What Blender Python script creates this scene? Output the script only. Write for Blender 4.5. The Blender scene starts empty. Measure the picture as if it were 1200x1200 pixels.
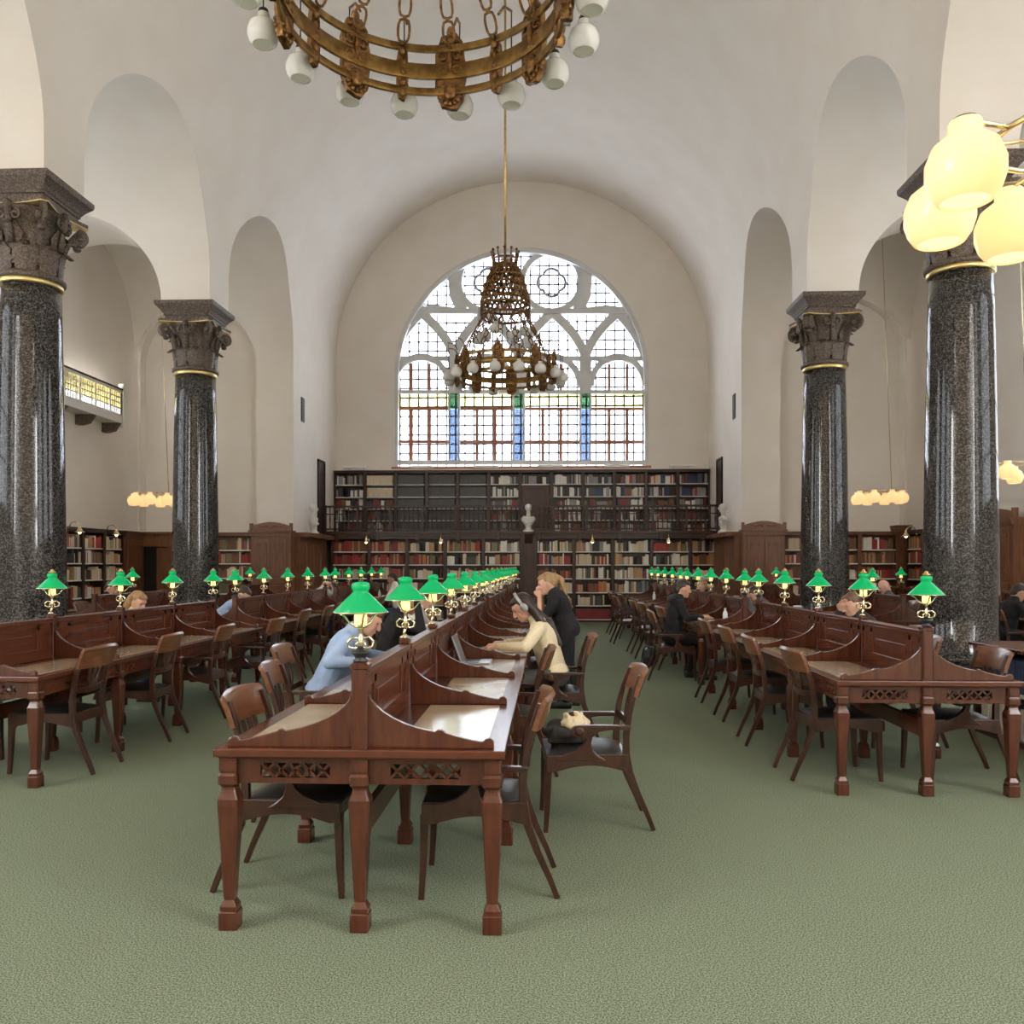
import bpy, bmesh, math, random
from mathutils import Vector, Matrix
from math import sin, cos, pi, radians
rnd = random.Random(11)
SC = bpy.context.scene
COL = SC.collection
TH = math.atan(.042)
CT, ST = cos(TH), sin(TH)
EYE = 1.56
XC = -.8            # the room's axis


def XR(px):
    t = (px - 600) / 1000
    return (t * CT - ST) / (CT + t * ST)


# ------------------------------------------------------------------ mesh helper
class MB:
    def __init__(s):
        s.v, s.f, s.m, s.s = [], [], [], []

    def add(s, vs, fs, m=0, sm=False):
        b = len(s.v)
        s.v += [tuple(p) for p in vs]
        for f in fs:
            s.f.append([b + i for i in f]); s.m.append(m); s.s.append(sm)

    def box(s, x0, x1, y0, y1, z0, z1, m=0):
        s.add([(x, y, z) for z in (z0, z1) for y in (y0, y1) for x in (x0, x1)],
              [(0, 2, 3, 1), (4, 5, 7, 6), (0, 1, 5, 4), (2, 6, 7, 3), (0, 4, 6, 2), (1, 3, 7, 5)], m)

    def obox(s, M, hx, hy, hz, m=0):
        s.add([M @ Vector((x, y, z)) for z in (-hz, hz) for y in (-hy, hy) for x in (-hx, hx)],
              [(0, 2, 3, 1), (4, 5, 7, 6), (0, 1, 5, 4), (2, 6, 7, 3), (0, 4, 6, 2), (1, 3, 7, 5)], m)

    def prism(s, pts, ax, a, b, m=0, sm=False):
        n = len(pts)
        def P(p, t):
            return (p[0], t, p[1]) if ax == 'y' else (t, p[0], p[1]) if ax == 'x' else (p[0], p[1], t)
        vs = [P(p, a) for p in pts] + [P(p, b) for p in pts]
        base = len(s.v)
        s.add(vs, [tuple(range(n)), tuple(range(2 * n - 1, n - 1, -1))], m, False)
        for i in range(n):
            j = (i + 1) % n
            s.f.append([base + i, base + j, base + n + j, base + n + i]); s.m.append(m); s.s.append(sm)

    def lathe(s, prof, n=16, c=(0, 0, 0), m=0, sm=True, rot=0., ax='z', cap=True):
        vs = []
        for r, z in prof:
            for i in range(n):
                a = rot + 2 * pi * i / n
                p = (r * cos(a), r * sin(a), z)
                if ax == 'y': p = (p[0], p[2], p[1])
                if ax == 'x': p = (p[2], p[0], p[1])
                vs.append((p[0] + c[0], p[1] + c[1], p[2] + c[2]))
        fs = []
        k = len(prof)
        for j in range(k - 1):
            for i in range(n):
                fs.append((j * n + i, j * n + (i + 1) % n, (j + 1) * n + (i + 1) % n, (j + 1) * n + i))
        b = len(s.v)
        s.add(vs, fs, m, sm)
        if cap:
            s.f.append([b + i for i in range(n)][::-1]); s.m.append(m); s.s.append(False)
            s.f.append([b + (k - 1) * n + i for i in range(n)]); s.m.append(m); s.s.append(False)

    def loft(s, secs, c=(0, 0, 0), ch=.25, m=0):
        """square section with chamfered corners, secs = [(half, z)]"""
        vs, n = [], 8
        for h, z in secs:
            q = h * (1 - ch)
            for x, y in ((h, -q), (h, q), (q, h), (-q, h), (-h, q), (-h, -q), (-q, -h), (q, -h)):
                vs.append((c[0] + x, c[1] + y, c[2] + z))
        fs = [(j * n + i, j * n + (i + 1) % n, (j + 1) * n + (i + 1) % n, (j + 1) * n + i)
              for j in range(len(secs) - 1) for i in range(n)]
        fs += [tuple(range(n))[::-1], tuple((len(secs) - 1) * n + i for i in range(n))]
        s.add(vs, fs, m)

    def tube(s, pts, r, n=8, m=0, closed=False, sm=True, sec=None, up=None):
        """round tube, or with sec=(w,h) a rectangular bar, along a path"""
        pts = [Vector(p) for p in pts]
        k = len(pts)
        if sec: n = 4
        vs = []
        nrm = None
        for i, p in enumerate(pts):
            a = pts[(i - 1) % k] if (closed or i > 0) else p
            b = pts[(i + 1) % k] if (closed or i < k - 1) else p
            t = (b - a).normalized()
            if up is not None:
                nrm = Vector(up) - t * t.dot(Vector(up))
            elif nrm is None:
                nrm = t.orthogonal()
            else:
                nrm = nrm - t * t.dot(nrm)
            if nrm.length < 1e-6: nrm = t.orthogonal()
            nrm.normalize()
            bn = t.cross(nrm)
            if sec:
                w, h = sec[i] if isinstance(sec, list) else sec
                for e, g in ((-1, -1), (1, -1), (1, 1), (-1, 1)):
                    vs.append(p + bn * (e * w / 2) + nrm * (g * h / 2))
            else:
                rr = r[i] if isinstance(r, (list, tuple)) else r
                for j in range(n):
                    q = 2 * pi * j / n
                    vs.append(p + nrm * (rr * cos(q)) + bn * (rr * sin(q)))
        fs = []
        for i in range(k if closed else k - 1):
            i2 = (i + 1) % k
            for j in range(n):
                fs.append((i * n + j, i * n + (j + 1) % n, i2 * n + (j + 1) % n, i2 * n + j))
        b0 = len(s.v)
        s.add(vs, fs, m, sm and not sec)
        if not closed:
            s.f.append([b0 + j for j in range(n)][::-1]); s.m.append(m); s.s.append(False)
            s.f.append([b0 + (k - 1) * n + j for j in range(n)]); s.m.append(m); s.s.append(False)

    def ell(s, c, r, n=12, k=8, M=None, m=0):
        c = Vector(c)
        vs = [Vector((0, 0, -r[2]))]
        for j in range(1, k):
            a = -pi / 2 + pi * j / k
            for i in range(n):
                b = 2 * pi * i / n
                vs.append(Vector((r[0] * cos(a) * cos(b), r[1] * cos(a) * sin(b), r[2] * sin(a))))
        vs.append(Vector((0, 0, r[2])))
        if M is not None: vs = [M @ v for v in vs]
        fs = [(0, 1 + (i + 1) % n, 1 + i) for i in range(n)]
        for j in range(k - 2):
            for i in range(n):
                a, b = 1 + j * n, 1 + (j + 1) * n
                fs.append((a + i, a + (i + 1) % n, b + (i + 1) % n, b + i))
        l = 1 + (k - 2) * n
        fs += [(l + i, l + (i + 1) % n, len(vs) - 1) for i in range(n)]
        s.add([v + c for v in vs], fs, m, True)

    def cap(s, p0, p1, r0, r1, n=10, m=0):
        """a tapered limb with round ends"""
        p0, p1 = Vector(p0), Vector(p1)
        t = p1 - p0
        L = t.length
        t = t.normalized() if L > 1e-6 else Vector((0, 0, 1))
        pts, rs = [], []
        for a in (80, 50, 25): pts.append(p0 - t * r0 * sin(radians(a))); rs.append(r0 * cos(radians(a)))
        pts += [p0, p1]; rs += [r0, r1]
        for a in (25, 50, 80): pts.append(p1 + t * r1 * sin(radians(a))); rs.append(r1 * cos(radians(a)))
        s.tube(pts, rs, n, m)

    def grid(s, P, m=0, sm=True, thick=0.):
        """P = rows of points; thick pushes a second skin along the face normals"""
        R, C = len(P), len(P[0])
        vs = [Vector(p) for row in P for p in row]
        fs = [(i * C + j, i * C + j + 1, (i + 1) * C + j + 1, (i + 1) * C + j) for i in range(R - 1) for j in range(C - 1)]
        if not thick:
            return s.add(vs, fs, m, sm)
        nn = [Vector((0, 0, 0)) for _ in vs]
        for f in fs:
            n = (vs[f[1]] - vs[f[0]]).cross(vs[f[3]] - vs[f[0]])
            for i in f: nn[i] += n
        k = len(vs)
        vs2 = [v + n.normalized() * thick for v, n in zip(vs, nn)]
        fs2 = [tuple(k + i for i in f[::-1]) for f in fs]
        edge = []
        per = [(0, j) for j in range(C)] + [(i, C - 1) for i in range(1, R)] + [(R - 1, j) for j in range(C - 2, -1, -1)] + [(i, 0) for i in range(R - 2, 0, -1)]
        ids = [i * C + j for i, j in per]
        for a, b in zip(ids, ids[1:] + ids[:1]): edge.append((a, k + a, k + b, b))
        s.add(vs + vs2, fs + fs2, m, sm)
        s.add(vs + vs2, edge, m, False)

    def mesh(s, name, mats):
        me = bpy.data.meshes.new(name)
        me.from_pydata(s.v, [], s.f)
        for mt in (mats if isinstance(mats, (list, tuple)) else [mats]): me.materials.append(mt)
        me.polygons.foreach_set('material_index', s.m)
        me.polygons.foreach_set('use_smooth', s.s)
        bm = bmesh.new(); bm.from_mesh(me)
        bmesh.ops.recalc_face_normals(bm, faces=bm.faces)
        bm.to_mesh(me); bm.free()
        return me

    def build(s, name, mats, parent=None, bevel=0, loc=None):
        return put(name, s.mesh(name, mats), parent, bevel, loc)


def put(name, me, parent=None, bevel=0, loc=None, rz=0):
    o = bpy.data.objects.new(name, me)
    COL.objects.link(o)
    if parent is not None: o.parent = parent
    if loc is not None: o.location = loc
    if rz: o.rotation_euler = (0, 0, rz)
    if bevel:
        b = o.modifiers.new('bevel', 'BEVEL')
        b.width = bevel; b.segments = 2; b.limit_method = 'ANGLE'; b.angle_limit = radians(50)
    return o


def tag(o, label, cat, group=None, kind=None):
    o['label'] = label; o['category'] = cat
    if group: o['group'] = group
    if kind: o['kind'] = kind
    return o


def thing(name, label, cat, loc=(0, 0, 0), rz=0, group=None):
    o = bpy.data.objects.new(name, None)
    o.empty_display_size = .1
    COL.objects.link(o)
    o.location = loc; o.rotation_euler = (0, 0, rz)
    return tag(o, label, cat, group)


def dup(root, loc, rz, label, group=None):
    def cp(o, par):
        c = o.copy(); COL.objects.link(c)
        if par is not None: c.parent = par
        for ch in o.children: cp(ch, c)
        return c
    r = cp(root, None)
    r.location = loc; r.rotation_euler = (0, 0, rz); r['label'] = label
    if group: r['group'] = group
    return r


def struct(o, label=None, cat=None):
    o['kind'] = 'structure'
    if label: o['label'] = label
    if cat: o['category'] = cat
    return o


def fresh(o):
    """apply an object's modifiers"""
    dg = bpy.context.evaluated_depsgraph_get()
    me = bpy.data.meshes.new_from_object(o.evaluated_get(dg), depsgraph=dg)
    o.modifiers.clear(); o.data = me
    return o


def cut(o, cutters):
    for c in cutters:
        md = o.modifiers.new('cut', 'BOOLEAN'); md.operation = 'DIFFERENCE'; md.solver = 'EXACT'; md.object = c
    bpy.context.view_layer.update()
    return fresh(o)


def blob(mb, name, mats, parent=None, voxel=.01, it=3):
    """fuse overlapping volumes into one continuous skin"""
    o = mb.build(name, mats, None)
    r = o.modifiers.new('r', 'REMESH'); r.mode = 'VOXEL'; r.voxel_size = voxel; r.use_smooth_shade = True
    if it:
        q = o.modifiers.new('s', 'SMOOTH'); q.factor = .5; q.iterations = it
    bpy.context.view_layer.update()
    fresh(o)
    if not o.data.materials:
        o.data.materials.append(mats[0] if isinstance(mats, (list, tuple)) else mats)
    if parent is not None: o.parent = parent
    return o


ORD = 'first second third fourth fifth sixth seventh eighth ninth tenth eleventh twelfth thirteenth fourteenth fifteenth sixteenth seventeenth eighteenth nineteenth twentieth'.split()
def nth(i):
    if i < 20: return ORD[i]
    t = (i + 1) // 10
    tens = {2: 'twenty', 3: 'thirty', 4: 'forty', 5: 'fifty', 6: 'sixty'}[t]
    return (tens + '-' + ORD[(i + 1) % 10 - 1]) if (i + 1) % 10 else tens[:-1] + 'ieth'


# ------------------------------------------------------------------ materials
def mat(name, c, c2=None, scale=8., stretch=(1, 1, 1), rough=.5, metal=0., spec=.5, bump=0., bscale=None,
        emit=0., ecol=None, detail=5., coat=0., r2=None, lo=.35, hi=.65):
    m = bpy.data.materials.new(name); m.use_nodes = True
    nt = m.node_tree; N = nt.nodes; L = nt.links
    b = N['Principled BSDF']
    b.inputs['Base Color'].default_value = (*c, 1)
    b.inputs['Roughness'].default_value = rough
    b.inputs['Metallic'].default_value = metal
    b.inputs['Specular IOR Level'].default_value = spec
    b.inputs['Coat Weight'].default_value = coat
    b.inputs['Coat Roughness'].default_value = .12
    if emit:
        b.inputs['Emission Color'].default_value = (*(ecol or c), 1)
        b.inputs['Emission Strength'].default_value = emit
    if c2 or bump:
        tc = N.new('ShaderNodeTexCoord'); mp = N.new('ShaderNodeMapping')
        mp.inputs['Scale'].default_value = stretch
        L.new(tc.outputs['Object'], mp.inputs['Vector'])
    if c2:
        no = N.new('ShaderNodeTexNoise'); no.inputs['Scale'].default_value = scale; no.inputs['Detail'].default_value = detail
        L.new(mp.outputs[0], no.inputs['Vector'])
        cr = N.new('ShaderNodeValToRGB')
        cr.color_ramp.elements[0].position = lo; cr.color_ramp.elements[0].color = (*c, 1)
        cr.color_ramp.elements[1].position = hi; cr.color_ramp.elements[1].color = (*c2, 1)
        L.new(no.outputs['Fac'], cr.inputs[0]); L.new(cr.outputs[0], b.inputs['Base Color'])
        if r2 is not None:
            mr = N.new('ShaderNodeMapRange'); mr.inputs['To Min'].default_value = rough; mr.inputs['To Max'].default_value = r2
            L.new(no.outputs['Fac'], mr.inputs[0]); L.new(mr.outputs[0], b.inputs['Roughness'])
    if bump:
        n2 = N.new('ShaderNodeTexNoise'); n2.inputs['Scale'].default_value = bscale or scale; n2.inputs['Detail'].default_value = 3
        L.new(mp.outputs[0], n2.inputs['Vector'])
        bp = N.new('ShaderNodeBump'); bp.inputs['Strength'].default_value = bump; bp.inputs['Distance'].default_value = .01
        L.new(n2.outputs['Fac'], bp.inputs['Height']); L.new(bp.outputs[0], b.inputs['Normal'])
    return m


def granite(name, dark, mid, pale, scale, rough):
    m = bpy.data.materials.new(name); m.use_nodes = True
    nt = m.node_tree; N = nt.nodes; L = nt.links; b = N['Principled BSDF']
    b.inputs['Roughness'].default_value = rough
    tc = N.new('ShaderNodeTexCoord'); vo = N.new('ShaderNodeTexVoronoi'); vo.inputs['Scale'].default_value = scale
    no = N.new('ShaderNodeTexNoise'); no.inputs['Scale'].default_value = scale * .55; no.inputs['Detail'].default_value = 4
    L.new(tc.outputs['Object'], vo.inputs['Vector']); L.new(tc.outputs['Object'], no.inputs['Vector'])
    sp = N.new('ShaderNodeSeparateColor'); L.new(vo.outputs['Color'], sp.inputs[0])
    mx = N.new('ShaderNodeMath'); mx.operation = 'ADD'; L.new(sp.outputs[0], mx.inputs[0]); L.new(no.outputs['Fac'], mx.inputs[1])
    cr = N.new('ShaderNodeValToRGB'); e = cr.color_ramp.elements
    e[0].position = .28; e[0].color = (*dark, 1); e[1].position = .72; e[1].color = (*pale, 1)
    q = cr.color_ramp.elements.new(.52); q.color = (*mid, 1)
    hf = N.new('ShaderNodeMath'); hf.operation = 'MULTIPLY'; hf.inputs[1].default_value = .5
    L.new(mx.outputs[0], hf.inputs[0]); L.new(hf.outputs[0], cr.inputs[0]); L.new(cr.outputs[0], b.inputs['Base Color'])
    return m


def glass(name, tint, gloss=.06):
    m = bpy.data.materials.new(name); m.use_nodes = True
    nt = m.node_tree; N = nt.nodes; L = nt.links
    N.remove(N['Principled BSDF']); out = N['Material Output']
    t = N.new('ShaderNodeBsdfTransparent'); t.inputs[0].default_value = (*tint, 1)
    g = N.new('ShaderNodeBsdfGlossy'); g.inputs['Roughness'].default_value = .05
    mx = N.new('ShaderNodeMixShader'); mx.inputs[0].default_value = gloss
    L.new(t.outputs[0], mx.inputs[1]); L.new(g.outputs[0], mx.inputs[2]); L.new(mx.outputs[0], out.inputs[0])
    return m


def shade(name, c, tr, emit, rough=.15):
    """opal or coloured glass of a lit lamp: glossy skin, lets light through, glows from the bulb inside"""
    m = bpy.data.materials.new(name); m.use_nodes = True
    nt = m.node_tree; N = nt.nodes; L = nt.links; b = N['Principled BSDF']; out = N['Material Output']
    b.inputs['Base Color'].default_value = (*c, 1); b.inputs['Roughness'].default_value = rough
    b.inputs['Emission Color'].default_value = (*c, 1); b.inputs['Emission Strength'].default_value = emit
    t = N.new('ShaderNodeBsdfTranslucent'); t.inputs[0].default_value = (*c, 1)
    mx = N.new('ShaderNodeMixShader'); mx.inputs[0].default_value = tr
    L.new(b.outputs[0], mx.inputs[1]); L.new(t.outputs[0], mx.inputs[2]); L.new(mx.outputs[0], out.inputs[0])
    return m


G = (1, 1, 9)
MT = dict(
    plaster=mat('white_plaster', (.79, .725, .65), (.82, .765, .70), 1.2, rough=.8, spec=.2, bump=.05, bscale=14),
    wood=mat('mahogany', (.062, .016, .009), (.100, .029, .014), 5, (6, 6, .9), rough=.27, coat=.25, lo=.3, hi=.75),
    woody=mat('mahogany_along', (.082, .021, .010), (.105, .029, .013), 4, (6, .8, 6), rough=.27, coat=.2, lo=.3, hi=.75),
    case=mat('bookcase_oak_stained', (.034, .012, .008), (.055, .02, .012), 4, (5, 5, .7), rough=.38, coat=.1),
    cab=mat('oak_panelling', (.13, .048, .019), (.20, .078, .032), 4, (7, 7, .8), rough=.36, coat=.1),
    chair=mat('chair_mahogany', (.036, .012, .008), (.062, .021, .012), 6, (5, 5, 1.), rough=.3, coat=.25),
    crest=mat('chair_crest_lit', (.125, .043, .017), (.19, .074, .031), 5, (7, 1.2, 7), rough=.28, coat=.3),  # chair wood lightened: window light on the crest put into its colour
    leather=mat('black_leather', (.016, .015, .015), rough=.32, spec=.6, bump=.25, bscale=90),
    blotter=mat('tan_leather_top', (.50, .38, .25), (.56, .44, .30), 5, rough=.2, spec=.9, coat=.5),
    carpet=mat('green_carpet', (.082, .112, .068), (.345, .388, .272), 150, rough=.95, spec=.1, bump=1., bscale=200, detail=2, lo=.36, hi=.64),
    brass=mat('brass', (.55, .36, .12), (.72, .50, .2), 30, rough=.28, metal=1.),
    palebrass=mat('polished_pale_brass', (.86, .74, .50), rough=.2, metal=1.),
    bronze=mat('gilt_bronze', (.10, .045, .018), (.32, .17, .06), 26, rough=.4, metal=.85, bump=.5, bscale=60),
    gilt=mat('gilded_strip', (.50, .32, .10), (.24, .13, .04), 12, rough=.38, metal=.9),
    iron=mat('dark_metal', (.02, .018, .016), rough=.4, metal=.6),
    shaft=granite('polished_dark_granite', (.010, .009, .010), (.030, .026, .025), (.12, .112, .108), 85, .07),
    cap=granite('brown_granite', (.060, .042, .031), (.110, .078, .058), (.18, .135, .105), 70, .6),
    gold=mat('gold_leaf', (.78, .60, .26), rough=.3, metal=.8),
    stone=mat('window_stone', (.62, .62, .62), (.70, .70, .69), 3, rough=.7),
    terra=mat('terracotta_bar', (.38, .15, .09), (.48, .22, .14), 6, rough=.6),
    lead=mat('lead_came', (.34, .34, .38), rough=.5),
    pane=glass('clear_pane', (.72, .74, .78)),
    warmpane=glass('warm_light_pane', (.28, .235, .18)),  # tint chosen to let weak warm light in from behind the viewer
    dim=glass('aisle_pane', (.42, .425, .43)),
    yellow=glass('pale_yellow_pane', (.70, .66, .42)),
    blue=glass('blue_pane', (.20, .245, .32)),
    green=glass('green_pane', (.12, .21, .14)),
    shelf=mat('white_shelf_edge', (.78, .76, .72), rough=.5),
    green_shade=shade('green_glass_shade', (.002, .36, .115), .35, .42),
    opal=shade('opal_globe_unlit', (.80, .78, .74), .3, .0, .12),
    lit=shade('opal_globe_lit', (1., .80, .46), .3, .33, .2),
    litopen=shade('opal_globe_lit_opening', (1., .90, .62), .3, .62, .3),
    bulb=mat('frosted_bulb', (1, .80, .30), emit=1.1, ecol=(1., .74, .24)),
    warm=mat('warm_bulb', (1, .80, .5), emit=5., ecol=(1., .70, .34)),
    marble=mat('white_marble', (.62, .60, .55), (.72, .70, .66), 5, rough=.45),
    paint=mat('white_paint', (.78, .75, .70), rough=.5),
    black=mat('black_plastic', (.015, .015, .016), rough=.4),
    grey=mat('grey_metal', (.35, .36, .38), rough=.35, metal=.7),
    paper=mat('white_paper', (.82, .80, .76), rough=.7),
    page=mat('book_pages', (.70, .64, .52), rough=.8),
    plastic=mat('clear_bottle', (.72, .78, .78), rough=.12),
    dark=mat('doorway_shade', (.02, .015, .012), rough=.9),
    skin=mat('skin', (.62, .36, .26), rough=.5, spec=.4),
    tan=mat('tan_skin', (.48, .25, .16), rough=.5, spec=.4),
    eye=mat('eye', (.05, .035, .03), rough=.15),
    lip=mat('lip', (.45, .16, .14), rough=.45),
    hair_dark=mat('dark_hair', (.018, .010, .008), (.045, .024, .018), 40, (1, 1, .15), rough=.4),
    hair_blond=mat('blond_hair', (.24, .13, .055), (.40, .25, .12), 40, (1, 1, .15), rough=.45),
    hair_brown=mat('brown_hair', (.09, .045, .022), (.15, .08, .04), 40, (1, 1, .15), rough=.45),
    cream=mat('cream_knit', (.70, .58, .38), (.78, .68, .49), 70, rough=.9, bump=.3, bscale=160),
    sky=mat('light_blue_cotton', (.27, .38, .60), (.36, .47, .66), 5, rough=.85),
    cloth_black=mat('black_cloth', (.012, .011, .013), rough=.9),
    cloth_dark=mat('charcoal_cloth', (.03, .028, .03), rough=.9),
    cloth_white=mat('white_cotton', (.70, .68, .66), rough=.9),
    cloth_grey=mat('grey_trousers', (.09, .085, .085), rough=.9),
    denim=mat('denim', (.05, .08, .16), rough=.9),
)
BK = {}
for k, c in dict(white=(.66, .63, .57), cream=(.58, .48, .34), tan=(.42, .24, .12), brown=(.16, .07, .035), red=(.30, .03, .025),
                 crimson=(.20, .02, .022), black=(.02, .019, .02), navy=(.03, .045, .10), grey=(.24, .23, .22), charcoal=(.07, .068, .068),
                 olive=(.16, .14, .07), orange=(.46, .16, .05)).items():
    BK[k] = mat('book_' + k, c, tuple(min(1, x * 1.25) for x in c), 18, (1, 1, .3), rough=.5)
WORLD, EXPO = 12.0, 0.82
# ------------------------------------------------------------------ the room
WX0, WX1 = -6.25, 4.65         # nave wall planes
TK = .92                       # thickness of the arcade
OX0, OX1 = -10.25, 8.65        # outer walls of the aisles
YB = 25.0                      # back wall
YE = 20.95                     # aisle end walls
Y0 = -3.0
COLY = [.4, 5.6, 10.8, 16.0]
BAYS = [-2.2, 3.0, 8.2, 13.4, 18.6]
RA, ZA = 2.14, 6.95            # arcade arches

mb = MB(); mb.box(OX0 - .4, OX1 + .4, Y0, YB + .5, -.2, 0)
struct(mb.build('floor', MT['carpet']), 'green carpet covering the whole reading room floor')


def arch_outline(c, r, z0, zs, n=40):
    return [(c - r, z0)] + [(c - r * cos(pi * i / n), zs + r * sin(pi * i / n)) for i in range(n + 1)] + [(c + r, z0)]


cutters = []
for yc in BAYS:
    m_ = MB(); m_.prism(arch_outline(yc, RA, -.5, ZA), 'x', OX0 + .02, OX1 - .02)
    cutters.append(m_.build('bay_cutter', MT['plaster']))
colcut = []
for y in COLY:
    m_ = MB(); m_.box(OX0, OX1, y - .48, y + .48, -.5, 6.45)
    colcut.append(m_.build('column_cutter', MT['plaster']))


def flat_smooth(o, ang=25):
    for p in o.data.polygons: p.use_smooth = True
    o.data.set_sharp_from_angle(angle=radians(ang))


for side, a, b in (('left', WX0 - TK, WX0), ('right', WX1, WX1 + TK)):
    m_ = MB(); m_.box(a, b, Y0, YB, 0, 7.7)
    w = cut(m_.build('wall_' + side, MT['plaster']), cutters + colcut)
    struct(w, 'white arcade wall on the %s of the nave' % side)
n = 72
arc = [(XC + 5.45 * -cos(pi * i / n), 7.7 + 5.1 * sin(pi * i / n)) for i in range(n + 1)]
m_ = MB(); m_.prism([(WX0 - TK, 7.7)] + arc + [(WX1 + TK, 7.7), (WX1 + TK, 13.6), (WX0 - TK, 13.6)], 'y', Y0, YB)
v = cut(m_.build('ceiling', MT['plaster']), cutters)
flat_smooth(v); struct(v, 'white plaster barrel vault over the nave')
for c in cutters + colcut: bpy.data.objects.remove(c)

# back wall with its round-headed window
WR, WS, WH = 3.73, 4.46, 7.13
m_ = MB(); m_.box(WX0 - TK, WX1 + TK, YB, YB + .6, 0, 13.6)
h = MB(); h.prism(arch_outline(XC, WR, WS, WH, 64), 'y', YB - 1, YB + 2); hc = h.build('window_cutter', MT['plaster'])
bw = cut(m_.build('wall_back', MT['plaster']), [hc]); bpy.data.objects.remove(hc)
struct(bw, 'white end wall around the great arched window')

m_ = MB(); m_.box(WX0 - TK, WX1 + TK, Y0 - .5, Y0, 0, 13.6)
h = MB(); h.prism(arch_outline(XC, 4.2, 2.9, 7.2, 48), 'y', Y0 - 2, Y0 + 2); hc = h.build('c', MT['plaster'])
w = cut(m_.build('wall_front', MT['plaster']), [hc]); bpy.data.objects.remove(hc)
struct(w, 'white end wall behind the viewer with an added arched opening for light')
e = bpy.data.objects.new('window_8', None); COL.objects.link(e); struct(e, 'added unseen window lighting the hall from behind the viewer', 'window')  # unseen window, added so light falls from high behind the viewer
f = MB(); f.prism(arch_outline(XC, 4.2, 2.9, 7.2, 48), 'y', Y0 - .3, Y0 - .29); f.build('glass_pane', MT['warmpane'], e)
f = MB()
for k_ in range(9): f.box(XC - 4.2 + k_ * 1.05 - .05, XC - 4.2 + k_ * 1.05 + .05, Y0 - .28, Y0 - .15, 2.9, 7.2 + math.sqrt(max(0, 4.2 ** 2 - (k_ * 1.05 - 4.2) ** 2)))
for z in (2.9, 4.2, 5.6, 7.2, 9.0): f.box(XC - (4.2 if z < 8 else 3.8), XC + (4.2 if z < 8 else 3.8), Y0 - .27, Y0 - .16, z - .05, z + .05)
f.build('window_frame', MT['stone'], e)
for side, a, b in (('left', OX0 - .4, WX0 - TK), ('right', WX1 + TK, OX1 + .4)):
    m_ = MB(); m_.box(a, b, Y0 - .5, Y0, 0, 9.4); struct(m_.build('wall_front_' + side, MT['plaster']), 'white end wall of the %s aisle behind the viewer' % side)

for side, ox, ix in (('left', OX0, WX0 - TK), ('right', OX1, WX1 + TK)):
    sg = -1 if side == 'left' else 1
    # outer wall with tall daylight windows in the nearer bays
    m_ = MB(); a, b = sorted((ox, ox + sg * .35)); m_.box(a, b, Y0, YE + .4, 0, 9.4)
    hs = []
    for yc in BAYS[:4]:
        h = MB(); h.prism(arch_outline(yc, 1.5, 2.6, 6.2, 24), 'x', ox - 1, ox + 1); hs.append(h.build('c', MT['plaster']))
    if side == 'left':
        h = MB(); h.box(ox - 1, ox + 1, 16.95, 19.3, 5.0, 5.5); hs.append(h.build('c', MT['plaster']))
    w = cut(m_.build('wall_aisle_' + side, MT['plaster']), hs)
    for c in hs: bpy.data.objects.remove(c)
    struct(w, 'white outer wall of the %s aisle' % side)
    # end wall with a blind arch
    a, b = sorted((ix, ox)); cx = (a + b) / 2
    m_ = MB(); m_.box(a, b, YE, YE + .5, 0, 9.4)
    h = MB(); h.prism(arch_outline(cx + sg * .02, 1.46, 2.0, 6.6, 40), 'y', YE - .5, YE + .3); hc = h.build('c', MT['plaster'])
    w = cut(m_.build('wall_aisle_end_' + side, MT['plaster']), [hc]); bpy.data.objects.remove(hc)
    flat_smooth(w); struct(w, 'white wall with a blind arch at the end of the %s aisle' % side)
    # cross walls with round arches over the columns
    for y in COLY[1:]:
        r = (b - a) / 2
        pts = [(a, 6.45)] + [(cx - r * cos(pi * i / 40), 6.45 + r * sin(pi * i / 40)) for i in range(1, 40)] + [(b, 6.45), (b, 9.4), (a, 9.4)]
        m_ = MB(); m_.prism(pts, 'y', y - .46, y + .46)
        w = m_.build('wall_cross_' + side, MT['plaster']); flat_smooth(w)
        struct(w, 'white round transverse arch across the %s aisle' % side)
    # bay vaults
    for yc in BAYS[1:]:
        o_ = [(yc - (RA + .0) * cos(pi * i / 40), ZA + RA * sin(pi * i / 40)) for i in range(41)]
        pts = o_ + [(yc + RA, 9.5), (yc - RA, 9.5)]
        m_ = MB(); m_.prism(pts, 'x', a, b); w = m_.build('ceiling_aisle_' + side, MT['plaster'])
        h = MB(); h.prism(arch_outline(cx, r - .002, 0, 6.45, 40), 'y', yc - 3, yc + 3); hc = h.build('c', MT['plaster'])
        w = cut(w, [hc]); bpy.data.objects.remove(hc); flat_smooth(w)
        struct(w, 'white tunnel vault over one bay of the %s aisle' % side)

# ------------------------------------------------------------------ great window
def zw(u, v, d=0.):
    px, py = 440 + u / 3.529, 270 + v / 3.529
    X = XR(px) * 25.1
    c = 25.1 * CT - X * ST
    return Vector((X, YB + .22 + d, EYE + (662 - py) * c / 1000))


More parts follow.
